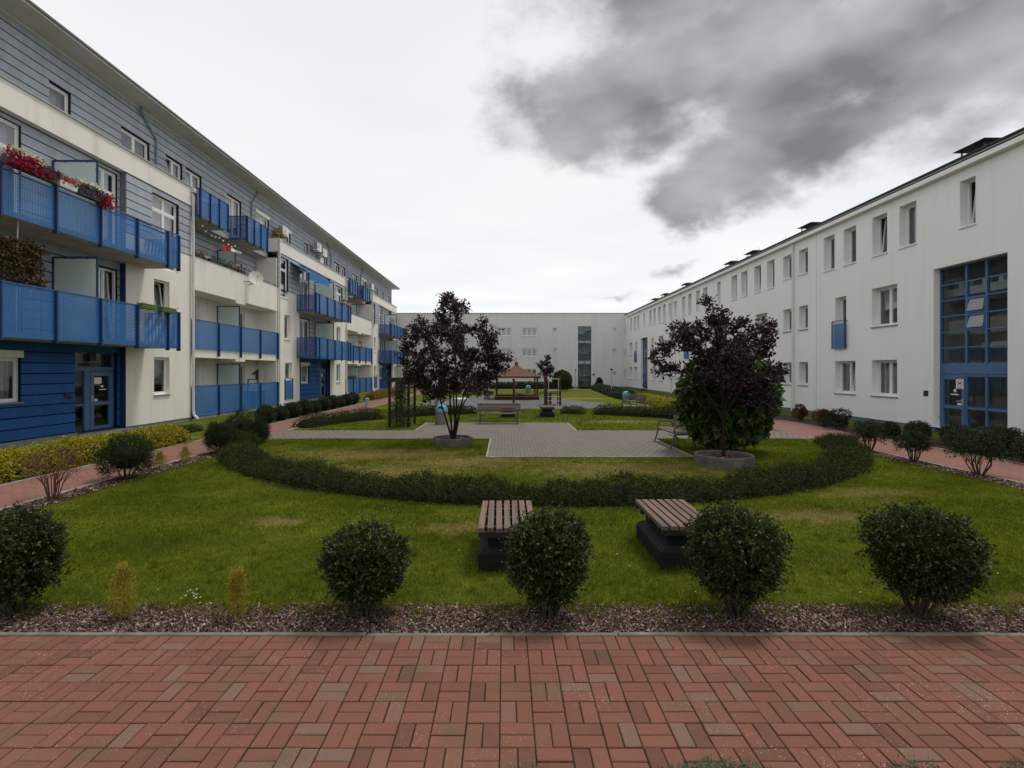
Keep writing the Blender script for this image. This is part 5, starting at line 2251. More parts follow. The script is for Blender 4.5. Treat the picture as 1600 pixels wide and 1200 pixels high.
tree(t1, rng, stems, env_clusters([(-.33, 3.75, .26), (-.18, 4.1, .14), (-.36, 4.05, .12), (.03, 4.1, .14), (.26, 3.75, .24), (.30, 4.0, .12), (-.05, 3.5, .35), (-.98, 3.35, .30), (-1.2, 3.0, .26), (-1.35, 2.7, .22),
                                   (-.62, 3.2, .40), (.45, 3.3, .38), (.95, 3.3, .30), (1.15, 3.0, .25), (1.0, 2.75, .32), (1.5, 2.42, .20), (1.25, 2.3, .28), (.77, 2.3, .45), (-1.1, 2.2, .38), (-1.2, 1.85, .28),
                                   (-.55, 2.5, .50), (0, 2.9, .50), (.3, 2.6, .45), (-.1, 2.2, .45), (.35, 1.95, .40), (-.5, 1.9, .42), (-.85, 1.6, .28), (.75, 1.75, .32), (-.1, 1.65, .32), (1.1, 1.9, .25), (-.35, 1.45, .2), (-1.38, 2.35, .25), (-1.3, 2.0, .25), (1.3, 2.05, .22), (.5, 1.55, .28), (-1.0, 1.75, .28), (-.65, 1.45, .2)]),
     300, .035, LF_PLUM, .088, .054, 6, .22, 10)

t2 = thing('purple_plum_tree', (4.98, 11.65, 0), 'purple-leaved tree in the larger ring planter in front of the broad-leaved bush', 'tree', 'purple-leaved courtyard trees')
rng = np.random.default_rng(33)
stems = [[(0, 0, .15), (-.01, .02, .6), (.0, 0, 1.1), (-.05, 0, 1.7), (-.12, .05, 2.5), (-.18, 0, 3.2)],
         [(.0, 0, 1.0), (-.3, .05, 1.5), (-.65, 0, 2.0), (-.95, -.05, 2.35)],
         [(.0, 0, 1.1), (.3, -.05, 1.6), (.6, 0, 2.1), (.8, .05, 2.6)],
         [(.0, 0, 1.3), (.1, .35, 1.8), (.1, .6, 2.3)], [(0, 0, 1.2), (.0, -.3, 1.7), (-.1, -.6, 2.3)]]
tree(t2, rng, stems, env_clusters([(-.31, 3.35, .22), (-.29, 3.62, .12), (-.15, 3.05, .32), (.22, 3.15, .20), (-.85, 3.05, .22), (-1.05, 2.9, .20), (-.72, 2.7, .30), (-1.45, 2.58, .20), (-1.3, 2.2, .18), (-1.52, 2.2, .14),
                                   (.84, 3.0, .20), (1.02, 2.8, .20), (.66, 2.65, .28), (1.12, 2.45, .16), (1.05, 2.05, .22), (1.2, 1.95, .14), (.3, 2.7, .34), (0, 2.55, .36), (-.35, 2.3, .36), (.25, 2.1, .38), (.65, 2.05, .30),
                                   (-.1, 2.0, .30), (.45, 1.85, .26), (.85, 1.75, .22), (1.0, 1.4, .14)], .5),
     215, .045, LF_PLUM, .084, .052, 6, .21, 10)

# broad-leaved dome (grafted catalpa) behind the right tree
ct = thing('broad_leaved_bush', (5.80, 13.25, 0), 'large dome-shaped green bush with big heart-shaped leaves behind the right purple tree', 'bush')
rng = np.random.default_rng(40)
m = MB()
m.tube([(0, 0, -.02), (.02, .02, .6), (0, 0, 1.35)], [.07, .06, .05], 8, False)
for i in range(9):
    a = i * .7
    m.tube([(0, 0, 1.3), (.55 * math.cos(a), .55 * math.sin(a), 1.75), (1.05 * math.cos(a), 1.05 * math.sin(a), 1.45)], [.035, .025, .01], 5, False)
m.build('trunk', BARK, ct, world=False)
v1 = shrub_leaves(rng, 1.22, 1.0, 1.20, 1.32, 900, 4, .21, .18, .16, .10, -.35, .80, -.97, .6, .7)
v2 = shrub_leaves(rng, 1.0, .85, 1.0, 1.30, 400, 4, .20, .17, .16, .10, -.35, .7, -.8, .6, .7)
v, t = join_arrays([v1, v2])
link('crown', np_mesh('crown', v, t, LF_CATA), ct, False)

# far trees
t3 = thing('purple_plum_tree', (4.05, 50.0, 0), 'distant purple-leaved tree beside the clipped green ball', 'tree', 'purple-leaved courtyard trees')
rng = np.random.default_rng(51)
tree(t3, rng, [[(0, 0, 0), (.03, 0, .9), (0, 0, 1.7), (0, .05, 2.6)], [(0, 0, .9), (.4, 0, 1.6)], [(0, 0, .9), (-.4, .1, 1.6)]],
     env_plum((0, 0, 2.2), (1.0, 1.0, 1.15), [(-.1, 0, 3.5), (.15, 0, 3.4), (.3, 0, 3.3)]), 80, .05, LF_PLUM, .12, .08, 6, .25, 7)
tp = thing('clipped_ball_tree', (6.05, 54.0, 0), 'large clipped round green bush before the rear grey building', 'bush')
rng = np.random.default_rng(52)
core_mb(.95, .95, 1.0, 1.15, rng).build('shade_core', CORE, tp, world=False)
v, t = shrub_leaves(rng, 1.05, 1.05, 1.13, 1.12, 2200, 4, .085, .06, .10, .05, .1, .9, -.9)
link('foliage', np_mesh('foliage', v, t, LF_TOPI), tp, False)


# ------------------------------------------------------------------ shrubs
def shrub(name, loc, label, mat, rng, rx, rz, cz, ntw, nleaf, L, W, tl, amp=.14, core=.62, stems=6, group=None, bottom=-.8, category='shrub', ry=None, stem_h=None,
          extra=None, upb=.35, shell=.72, spread=.7, flat=.5, stem_mat=None, stem_r=.014, stray=0, vase=False):
    root = thing(name, loc, label, category, group)
    ry = ry or rx
    if stems:
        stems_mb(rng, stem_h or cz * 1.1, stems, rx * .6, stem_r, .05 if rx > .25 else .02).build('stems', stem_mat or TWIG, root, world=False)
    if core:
        core_mb(rx * core, ry * core, rz * core, cz, rng).build('shade_core', CORE, root, world=False)
    v, t = shrub_leaves(rng, rx, ry, rz, cz, ntw, nleaf, L, W, tl, amp, upb, shell, bottom, spread, flat, vase)
    if stray:
        d = unit(rng.normal(0, 1, (stray, 3)))
        og = d * np.array([[rx, ry, rz]]) * rng.uniform(.85, 1.02, (stray, 1))
        og[:, 2] = np.maximum(og[:, 2] + cz, .10)
        v2, t2 = twigs(rng, og, d * .8 + np.array([[0, 0, .5]]) + rng.normal(0, .35, d.shape), tl * rng.uniform(.8, 1.5, stray), 7, L, W, spread, .1, flat)
        v, t = join_arrays([(v, t), (v2, t2)])
    link('foliage', np_mesh('foliage', v, t, mat), root, False)
    if extra:
        v, t = extra(rng)
        link('young_shoots', np_mesh('young_shoots', v, t, LF_YELTOP), root, False, kind='stuff')
    return root


def shoots(rx, rz, cz, n, seedless=None):
    def f(rng):
        d = unit(rng.normal(0, 1, (n, 3)) * np.array([[1, 1, .4]]) + np.array([[0, 0, .9]]))
        o_ = d * np.array([[rx, rx, rz]]) * rng.uniform(.88, 1.0, (n, 1))
        o_[:, 2] += cz
        return twigs(rng, o_, d * .3 + np.array([[0, 0, 1.0]]) + rng.normal(0, .25, d.shape), .085 * rng.uniform(.6, 1.4, n), 8, .026, .014, .6)
    return f


# round bushes in the bark strip along the pavement
FRONT = [(-4.30, 4.50, .34, .34, .46, 'dark round bush cut off by the left edge at the bark strip', 60),
         (-1.21, 4.42, .325, .30, .455, 'round bush with yellow-green tips in the bark strip, left of the benches', 45),
         (0.37, 4.40, .305, .345, .505, 'narrow tall round bush half hiding the left slatted bench', 34),
         (1.99, 4.42, .35, .345, .54, 'round bush half hiding the right slatted bench', 30),
         (3.56, 4.42, .385, .35, .55, 'widest round bush in the bark strip, right of both slatted benches', 26),
         (5.42, 4.45, .42, .36, .52, 'round bush just past the right edge at the bark strip', 6)]
for i, (x, y, rx, rz, cz, lb, ns) in enumerate(FRONT):
    rng = np.random.default_rng((100, 101, 102, 103, 119, 105)[i])
    shrub('round_bush', (x, y, 0), lb, LF_PRIVET, rng, rx, rz, cz, 1900, 10, .032, .020, .115, .13, .54, 12, 'round bushes along the pavement', -.95, 'bush',
          extra=shoots(rx, rz, cz, ns), stem_h=.46, shell=.60, stray=110, vase=True)

# golden dwarf conifers
for i, (x, y, h, r_, lb) in enumerate([(-3.25, 4.36, .46, .068, 'wider golden dwarf conifer in the bark strip near the left edge'),
                                       (-2.28, 4.36, .42, .046, 'slim golden dwarf conifer in the bark strip, second from the left edge'),
                                       (-7.42, 11.0, .36, .10, 'nearer golden seedling conifer beside the left red path'),
                                       (-7.40, 11.85, .34, .09, 'farther golden seedling conifer beside the left red path')]):
    rng = np.random.default_rng(130 + i)
    root = thing('dwarf_conifer', (x, y, 0), lb, 'conifer', 'golden dwarf conifers')
    m = MB()
    m.tube([(0, 0, -.02), (.01, 0, h * .4), (0, 0, h * .7)], [.008, .005, .002], 5, False)
    m.build('trunk', TWIG, root, world=False)
    n_ = 520
    zz = rng.uniform(.03, 1, n_) ** .9
    aa = rng.uniform(0, 6.283, n_)
    rr_ = r_ * np.interp(zz, [0, .25, .5, 1], [.7, 1.25, 1.0, .12]) * rng.uniform(.2, 1.15, n_) * (1 + .35 * np.sin(aa * 2 + zz * 9 + i))
    og = np.stack([np.cos(aa) * rr_, np.sin(aa) * rr_, zz * h * .92], 1)
    dr = np.stack([np.cos(aa) * .45, np.sin(aa) * .45, np.ones(n_)], 1) + rng.normal(0, .2, (n_, 3))
    v, t = twigs(rng, og, dr, .075, 7, .022, .006, .45)
    link('foliage', np_mesh('foliage', v, t, LF_GOLD), root, False)

# shrubs along the left path
rng = np.random.default_rng(150)
shrub('barberry_shrub', (-7.42, 8.4, 0), 'reddish twiggy barberry with bare lower stems beside the left red path', LF_BARB, rng, .46, .30, .56, 520, 6, .022, .012, .14, .2, 0, 13, None, -.55, stem_h=.62,
      stem_mat=m_plain('red_twig', (.11, .045, .030), .8), shell=.45, stem_r=.010)
for i, (x, y, rx, rz, cz, lb) in enumerate([(-7.40, 10.0, .47, .38, .44, 'dense dark yew shrub beside the left red path behind the barberry'),
                                            (-7.30, 13.1, .36, .40, .44, 'upright dark yew shrub at the left end of the curved hedge'),
                                            (-8.0, 15.6, .58, .42, .40, 'broad dark shrub at the bend of the left path, behind the curved hedge end'),
                                            (-7.35, 15.2, .30, .32, .30, 'small dark shrub tucked at the back of the curved hedge end')]):
    rng = np.random.default_rng(160 + i)
    shrub('yew_shrub', (x, y, 0), lb, LF_YEW, rng, rx, rz, cz, 1500, 8, .040, .011, .15, .16, .6, 5, 'dark shrubs along the left path', -.8, spread=.8)
# shrubs along the right path, lawn side
for i, (x, y, rx, rz, cz, lb) in enumerate([(9.60, 13.5, .31, .31, .46, 'loose dark shrub at the right end of the curved hedge beside the right path'),
                                            (9.50, 11.9, .31, .23, .42, 'small open-stemmed shrub, middle of three on the lawn side of the right path'),
                                            (9.62, 10.4, .46, .29, .52, 'wide open-stemmed shrub on the lawn side of the right path, nearest the glass door')]):
    rng = np.random.default_rng(170 + i)
    shrub('loose_shrub', (x, y, 0), lb, LF_YEW, rng, rx, rz, cz, 620, 7, .040, .018, .13, .20, 0.35, 10, 'open shrubs along the right path', -.6, stem_h=.5, shell=.5, spread=.8)
# wall side of the right path
WALLS = [(12.1, 16.1, .27, .24, .26, LF_BOX, 'small clipped ball by the right wall, farthest of the balls before the glass door'),
         (12.25, 15.2, .36, .30, .31, LF_BOX, 'clipped dark ball left of the glass door on the right'),
         (12.75, 14.5, .37, .30, .32, LF_BOX, 'clipped dark ball right against the glass door on the right'),
         (11.95, 13.4, .36, .30, .31, LF_BOX, 'low clipped ball between the right path and the glass door'),
         (12.5, 12.9, .52, .38, .38, LF_BOX, 'broad clipped dark shrub in front of the glass door on the right'),
         (12.05, 11.6, .42, .34, .34, LF_BOX, 'clipped ball cut off by the right edge of the picture'),
         (11.95, 18.4, .46, .34, .38, LF_YEW, 'green spreading shrub across the right path from the curved hedge'),
         (12.2, 19.6, .34, .36, .36, LF_BARB, 'reddish barberry against the right white wall'),
         (12.6, 21.8, .24, .32, .34, LF_BARB, 'small dark red shrub beside the white downpipe'),
         (11.6, 22.3, .32, .36, .44, LF_YEW, 'dark upright shrub behind the broad-leaved bush by the right wall')]
for i, (x, y, rx, rz, cz, mt, lb) in enumerate(WALLS):
    rng = np.random.default_rng(180 + i)
    shrub('clipped_shrub' if mt is LF_BOX else 'wall_shrub', (x, y, 0), lb, mt, rng, rx, rz, cz, 900, 7, .034, .020, .08, .08 if mt is LF_BOX else .28, .8 if mt is LF_BOX else .4, 4 if mt is LF_BOX else 8, 'shrubs under the right wall', -.9)
# yellow shrubs beside the right path
rng = np.random.default_rng(200)
shrub('yellow_shrub', (9.25, 18.6, 0), 'single round yellow-green bush beside the right end of the cross path', LF_EUON, rng, .36, .27, .27, 900, 7, .04, .025, .08, .10, .8, 4, None, -.9)


def hedge(name, label, mat, rng, path, half_w, h, per_m, nleaf, L, W, tl, category='hedge', core=True, rough_h=.18, group=None):
    """A hedge along a polyline: rounded cross-section with uneven top."""
    root = thing(name, (path[len(path) // 2][0], path[len(path) // 2][1], 0), label, category, group)
    bx, by = root.location.x, root.location.y
    P_ = np.array(path, float) - np.array([[bx, by]])
    seg = np.linalg.norm(np.diff(P_, axis=0), axis=1)
    cum = np.concatenate([[0], np.cumsum(seg)])
    tot = cum[-1]
    n_ = int(tot * per_m)
    s = rng.uniform(0, tot, n_)
    x = np.interp(s, cum, P_[:, 0])
    y = np.interp(s, cum, P_[:, 1])
    e = 0.05
    tx = np.interp(np.minimum(s + e, tot), cum, P_[:, 0]) - np.interp(np.maximum(s - e, 0), cum, P_[:, 0])
    ty = np.interp(np.minimum(s + e, tot), cum, P_[:, 1]) - np.interp(np.maximum(s - e, 0), cum, P_[:, 1])
    tl_ = np.hypot(tx, ty)
    tx, ty = tx / tl_, ty / tl_
    ph = rng.uniform(0, 6.28, 6)

    def prof(q):
        w = 1 + rough_h * (np.sin(q * 2.1 + ph[0]) * .5 + np.sin(q * 5.3 + ph[1]) * .35 + np.sin(q * 11.7 + ph[2]) * .25)
        endt = np.clip(np.minimum(q, tot - q) / (half_w * 1.2), 0, 1)
        return w * np.sqrt(np.clip(1 - (1 - endt) ** 2, .02, 1))
    a = rng.uniform(-.15, math.pi + .15, n_)
    k = prof(s)
    rad = rng.uniform(.72, 1.0, n_)
    cx = np.cos(a) * half_w * (0.8 + .2 * k) * rad
    cz = np.clip(np.sin(a), 0, 1) ** .8 * h * k * rad + .02
    nx, ny = -ty, tx
    og = np.stack([x + nx * cx, y + ny * cx, cz], 1)
    dr = np.stack([nx * np.cos(a) + tx * rng.normal(0, .5, n_), ny * np.cos(a) + ty * rng.normal(0, .5, n_), np.sin(a) * .8 + .25], 1) + rng.normal(0, .3, (n_, 3))
    v, t = twigs(rng, og, dr, tl * rng.uniform(.5, 1.3, n_), nleaf, L, W, .7)
    link('foliage', np_mesh('foliage', v, t, mat), root, False)
    if core:  # solid dark shell filling the hedge, shade painted in its colour
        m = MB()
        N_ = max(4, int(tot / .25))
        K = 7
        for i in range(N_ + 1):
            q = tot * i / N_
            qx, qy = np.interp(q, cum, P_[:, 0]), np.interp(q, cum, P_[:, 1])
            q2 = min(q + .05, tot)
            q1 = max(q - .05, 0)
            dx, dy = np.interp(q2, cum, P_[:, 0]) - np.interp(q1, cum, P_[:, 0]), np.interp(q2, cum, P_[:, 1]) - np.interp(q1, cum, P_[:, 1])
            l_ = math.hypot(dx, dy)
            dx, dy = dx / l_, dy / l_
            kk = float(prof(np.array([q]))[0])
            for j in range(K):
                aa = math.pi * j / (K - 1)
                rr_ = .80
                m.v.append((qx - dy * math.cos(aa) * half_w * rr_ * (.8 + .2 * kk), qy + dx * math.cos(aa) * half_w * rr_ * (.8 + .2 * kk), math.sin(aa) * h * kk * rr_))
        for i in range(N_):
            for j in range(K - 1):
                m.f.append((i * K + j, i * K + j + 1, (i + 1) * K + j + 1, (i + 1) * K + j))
        m.build('shade_core', CORE, root, world=False)
    return root


def arc(a0, a1, n_=60, r=RING_R):
    return [(RING_C[0] + r * math.cos(R(a0 + (a1 - a0) * i / n_)), RING_C[1] + r * math.sin(R(a0 + (a1 - a0) * i / n_))) for i in range(n_ + 1)]


rng = np.random.default_rng(300)
hedge('low_hedge', 'low ragged hedge curving across the whole front lawn', LF_HEDGE, rng, arc(194, 347, 90), .34, .24, 600, 9, .032, .018, .15, rough_h=.58)
hedge('low_hedge', 'low dark hedge arc behind the cross path on the left', LF_HEDGE, rng, arc(167, 138, 30), .46, .40, 380, 6, .05, .016, .12)
hedge('low_hedge', 'far low hedge strip behind the bin and the left purple tree', LF_HEDGE, rng, arc(134, 106, 25), .46, .38, 320, 6, .055, .018, .12)
hedge('low_hedge', 'short far hedge piece right beside the small far slatted bench', LF_HEDGE, rng, arc(78, 70, 12), .46, .34, 320, 6, .055, .018, .12)
hedge('low_hedge', 'far low hedge strip in front of the play surface on the right', LF_HEDGE, rng, arc(67, 14, 40), .48, .42, 340, 6, .055, .018, .12)

# yellow hedges: lumps of single bushes grown together
rng = np.random.default_rng(320)
hedge('yellow_hedge', 'yellow-green leafy hedge under the blue wall along the left path', LF_EUON, rng, [(-9.98, 8.2), (-9.92, 10.5), (-9.86, 13.0), (-9.72, 15.3)], .47, .50, 900, 7, .042, .027, .09, rough_h=.12)
hedge('yellow_hedge', 'yellow-green hedge beyond the right tree along the right path', LF_EUON, rng, [(9.25, 28.0), (9.3, 31.5), (9.4, 35.5)], .42, .5, 420, 6, .06, .04, .09, rough_h=.12)
hedge('orange_hedge', 'orange-tinted low hedge far along the left path', m_leaf('orange_hedge_leaf', [(0, (.10, .06, .012)), (.5, (.24, .15, .02)), (1, (.36, .22, .03))]), rng,
      [(-9.7, 36.5), (-9.7, 45.0)], .42, .45, 260, 6, .07, .045, .09, rough_h=.12)
hedge('dark_hedge', 'dark low hedge before the rear building, right of its stairwell', LF_BOX, rng, [(10.2, 57.0), (9.6, 48.0), (9.0, 40.0), (9.1, 36.8)], .55, .62, 260, 6, .08, .05, .1)
hedge('dark_hedge', 'dark low hedge along the foot of the rear building', LF_BOX, rng, [(-6.5, 60.0), (1.0, 59.6), (7.8, 59.4)], .6, .7, 240, 6, .09, .055, .1)
hedge('low_yellow_hedge', 'small yellowish hedge before the stairwell of the rear building', LF_TOPI, rng, [(8.6, 59.6), (10.2, 59.2)], .4, .4, 240, 6, .09, .055, .1)
rng = np.random.default_rng(330)
shrub('cone_shrub', (11.25, 61.0, 0), 'dark cone-shaped shrub against the rear building wall', LF_YEW, rng, .42, .68, .62, 900, 6, .07, .03, .1, .06, .8, 0, None, -.95)

# clipped box balls along the left path
for i in range(10):
    rng = np.random.default_rng(340 + (i % 3))
    y = 20.6 + 1.32 * i
    r_ = (.42, .34, .40, .38, .40, .38, .40, .38, .40, .36)[i]
    if i < 3:
        bx = shrub('box_ball', (-9.62, y, 0), '', LF_BOX, rng, r_, r_ * .92, r_ * .86, 1100, 6, .034, .022, .05, .05, .88, 0, 'clipped box balls along the left path', -.9, 'bush')
        protos = [bx] if i == 0 else protos + [bx]
    else:
        bx = copy_tree(protos[i % 3])
        bx.location = (-9.62, y, 0)
        bx.rotation_euler.z = i * 1.3
    names = ['nearest', 'second', 'third', 'fourth', 'fifth', 'sixth', 'seventh', 'eighth', 'ninth', 'last and farthest']
    tag(bx, names[i] + ' clipped dark box ball in the row along the left red path', 'bush', 'clipped box balls along the left path')
rng = np.random.default_rng(360)
hedge('dark_hedge', 'thin dark low hedge strip at the foot of the cream wall behind the yellow hedge', LF_BOX, rng, [(-10.9, 15.4), (-10.9, 18.2)], .25, .22, 300, 6, .03, .02, .06)

# climber on the pergola
rng = np.random.default_rng(370)
cl = thing('climbing_plant', (-3.95, 19.7, 0), 'leafy green climber grown into the dark timber pergola', 'plant')
n_ = 750
zz = rng.uniform(.02, 1.72, n_)
wid = np.interp(zz, [0, .4, .9, 1.4, 1.75], [.40, .42, .30, .17, .14])
og = np.stack([rng.normal(0, .5, n_) * wid, rng.normal(0, .5, n_) * wid * 1.4 - .25, zz], 1)
v, t = twigs(rng, og, rng.normal(0, 1, (n_, 3)) + np.array([[0, 0, .4]]), .12, 6, .055, .034, .8)
m = MB()
for i in range(4):
    m.tube([(rng.normal(0, .1), -.2 + rng.normal(0, .1), -.02), (rng.normal(0, .12), -.2, .8), (rng.normal(0, .08), -.1, 1.6)], [.014, .01, .005], 5, False)
m.build('stems', TWIG, cl, world=False)
link('foliage', np_mesh('foliage', v, t, LF_VINE), cl, False)

# creeping juniper below the doorstep, tips reaching into the picture
rng = np.random.default_rng(380)
for i, (x, y, r_, lb) in enumerate([(1.04, 2.36, .42, 'blue-green creeping juniper tips at the bottom edge, right of centre'), (1.98, 2.40, .22, 'small juniper tip at the bottom edge between the large one and the right corner'),
                                    (2.58, 2.42, .17, 'juniper tip at the bottom edge nearest the right corner'), (.08, 2.38, .16, 'tiny juniper tip at the bottom edge near the centre')]):
    root = thing('creeping_juniper', (x, y, 0), lb, 'juniper', 'juniper tips at the bottom edge')
    n_ = int(900 * (r_ / .42) + 60)
    aa, q = rng.uniform(0, 6.283, n_), rng.uniform(.1, 1, n_) ** .6
    og = np.stack([np.cos(aa) * q * r_, np.sin(aa) * q * r_ * .45, .03 + .13 * (1 - q ** 2) + rng.uniform(0, .03, n_)], 1)
    dr = np.stack([np.cos(aa), np.sin(aa) * .7 + .35, .45 + 0 * aa], 1) + rng.normal(0, .3, (n_, 3))
    v, t = twigs(rng, og, dr, .10, 9, .020, .006, .5)
    link('foliage', np_mesh('foliage', v, t, LF_JUNI), root, False)
    m = MB()
    for k in range(5):
        a = k * 1.25
        m.tube([(0, 0, .0), (r_ * .5 * math.cos(a), r_ * .25 * math.sin(a), .07), (r_ * .9 * math.cos(a), r_ * .4 * math.sin(a), .06)], [.012, .008, .004], 4, False)
    m.build('stems', TWIG, root, world=False)

# small flowers in the lawn
rng = np.random.default_rng(390)
n_ = 26
c = np.stack([rng.uniform(-5.5, 6, n_), rng.uniform(4.6, 8.5, n_), np.full(n_, .045)], 1)
c = np.concatenate([c, np.stack([-2.95 + rng.normal(0, .12, 12), 4.75 + rng.normal(0, .10, 12), np.full(12, .05)], 1)])
c = c[lawn_mask(c[:, 0], c[:, 1])]
c = np.repeat(c, 6, 0)
a = np.tile(np.arange(6) * 1.047, len(c) // 6)
v, t = leaf_arrays(rng, c, np.stack([np.cos(a), np.sin(a), .25 + 0 * a], 1), .011, .008, 0, 1.0)
o = link('daisies', np_mesh('daisies', v, t, PETAL['white']))
o['kind'] = 'stuff'
tag(o, 'tiny white daisies scattered through the lawn grass', 'flowers')

# ------------------------------------------------------------------ things on the balconies and facade (left building)
def flower_box(u, z, length, d, label, cols, box_mat=None, n_=90, h=.16, ruler=None, mix_green=True):
    """box > plants: foliage and one mesh of blossoms per colour"""
    loc = FL.P(u, z, d)
    root = thing('flower_box', loc, label, 'flower box', 'balcony flower boxes')
    m = MB()
    hl = length / 2
    m.v += [(-.07, -hl + .01, 0), (.07, -hl + .01, 0), (.07, hl - .01, 0), (-.07, hl - .01, 0), (-.09, -hl, .16), (.09, -hl, .16), (.09, hl, .16), (-.09, hl, .16)]
    m.f += [(0, 3, 2, 1), (4, 5, 6, 7), (0, 1, 5, 4), (1, 2, 6, 5), (2, 3, 7, 6), (3, 0, 4, 7)]
    m.build('trough', box_mat or CONC_D, root, world=False)
    rg = np.random.default_rng(int(abs(u * 37 + z * 11)))
    og = np.stack([rg.normal(.03, .07, n_), rg.uniform(-hl, hl, n_), .14 + rg.uniform(0, h, n_)], 1)
    v, t = twigs(rg, og, rg.normal(0, .6, (n_, 3)) + np.array([[.3, 0, .4]]), .08, 4, .05, .03, .8)
    link('foliage', np_mesh('foliage', v, t, LF_GREEN), root, False)
    for (cn, lo, hi, zlo, zhi, cnt, xo) in cols:
        cnt = int(cnt * 1.8)
        og = np.stack([rg.normal(xo, .08, cnt), rg.uniform(lo * length - hl, hi * length - hl, cnt), rg.uniform(zlo, zhi, cnt)], 1)
        v, t = twigs(rg, og, rg.normal(0, .6, (cnt, 3)) + np.array([[.6, -.3, .5]]), .05, 5, .055, .05, 1.0, .1, .4)
        link('blossoms', np_mesh('blossoms', v, t, PETAL[cn]), root, False, label=cn + ' blossoms')
    return root


zt = 7.14
flower_box(12.85, zt, 1.05, -1.32, 'box of crimson and white petunias on the upper balcony at the left edge', [('magenta', 0, .9, -.05, .35, 150, .08), ('white', .1, 1, .30, .44, 60, .0)], h=.25)
flower_box(13.55, zt, .45, -1.30, 'box of purple petunias beside the crimson ones on the upper balcony', [('purple', 0, 1, .10, .32, 40, .04), ('magenta', 0, .5, .05, .25, 24, .05)])
flower_box(14.12, zt, .58, -1.30, 'white box with pink pelargoniums on the upper balcony', [('pink', 0, 1, .15, .32, 50, .02)], SILLW, n_=50)
flower_box(14.86, zt, .74, -1.30, 'box of purple and white petunias before the frosted upper screen', [('purple', 0, 1, .08, .30, 60, .05), ('white', 0, 1, .30, .42, 60, -.02)])
flower_box(15.42, zt, .36, -1.30, 'box of bright red petunias at the frosted upper screen', [('red', 0, 1, -.10, .26, 60, .08), ('magenta', 0, 1, -.05, .2, 30, .08)])
BOXG = m_plain('green_trough', (.10, .19, .04), .6, .3, .1)
for (u, lb) in ((17.25, 'flat green trough on the lower balcony rail, left of two'), (18.25, 'flat green trough on the lower balcony rail, right of two')):
    o = flower_box(u, 4.20, .74, -1.36, lb, [], BOXG, 6, .02)
    for c_ in o.children:
        if c_.name.startswith('trough'):
            c_.scale.x = 1.2
flower_box(22.55, 7.08, .9, .08, 'lilac petunias on the cream terrace parapet beside the downpipe', [('lilac', 0, .8, .10, .34, 50, .03), ('white', .7, 1, .06, .16, 12, .05)], BLACK, 60)
flower_box(23.9, 7.08, 1.2, .08, 'dark box of green foliage on the cream terrace parapet', [], BLACK, 70, .16)
flower_box(25.1, 7.08, .9, .08, 'pink and green box on the terrace parapet before the frosted screen', [('pink', .5, 1, .08, .20, 18, .05)], BLACK, 70, .22)
flower_box(26.15, 7.08, .7, .08, 'dusky pink box on the terrace parapet beside the satellite dish', [('lilac', 0, 1, .08, .2, 26, .03)], BLACK, 50)
flower_box(38.4, 7.14, .9, -1.30, 'reddish pot flowers on the second upper balcony, nearer box', [('red', 0, 1, .10, .22, 16, .03), ('white', 0, 1, .0, .1, 12, .06)], CONC, 40)
flower_box(39.5, 7.14, .8, -1.30, 'orange-pink pot flowers at the end of the second upper balcony', [('pink', 0, 1, .10, .22, 18, .03)], CONC, 40)
flower_box(46.6, 4.36, 1.3, -.05, 'pink flowers spilling over the blue railing of the far loggia', [('pink', .1, .6, -.15, .30, 40, .08), ('red', .5, 1, -.1, .34, 40, .06), ('white', 0, .25, -.1, .25, 30, .06)], SILLW, 60, .3)
flower_box(44.6, 1.46, 2.4, -.02, 'long brown planter on the ground-floor railing of the far loggia', [('pink', 0, 1, .06, .14, 8, .04)], SOIL, 70, .06)
flower_box(55.2, 7.14, 2.2, -1.20, 'grassy green planter on the farthest upper balcony', [], CONC, 120, .45)
flower_box(40.3, 4.30, .5, -1.1, 'pale flowers at the end of the second lower balcony', [('white', 0, 1, .1, .3, 16, .03)], CONC, 30)
# wilted vine on a trellis, lower balcony
vn = thing('vine_trellis', FL.P(13.0, 3.12, -1.05), 'brown wilted vine on a trellis at the left edge of the lower balcony', 'vine')
m = MB()
for u in (-1.3, -.65, 0, .62):
    m.tube([(0, u, 0), (0, u, 2.3)], .014, 5)
for z in (1.3, 1.6, 1.9, 2.28):
    m.tube([(0, -1.3, z), (0, .62, z)], .008, 4)
m.build('trellis', BLACK, vn, world=False)
rng = np.random.default_rng(500)
n_ = 1500
og = np.stack([rng.normal(0, .09, n_), rng.uniform(-1.3, .6, n_), 1.05 + 1.22 * rng.uniform(0, 1, n_) ** .7], 1)
v, t = twigs(rng, og, rng.normal(0, 1, (n_, 3)), .12, 5, .07, .05, .9)
link('foliage', np_mesh('foliage', v, t, LF_AUTUMN), vn, False)
m = MB()
m.tube([(-.05, .02, 1.2), (-.05, .02, 2.3), (-.05, .05, 3.2)], .012, 5)
m.build('chain', PIPEM, vn, world=False)


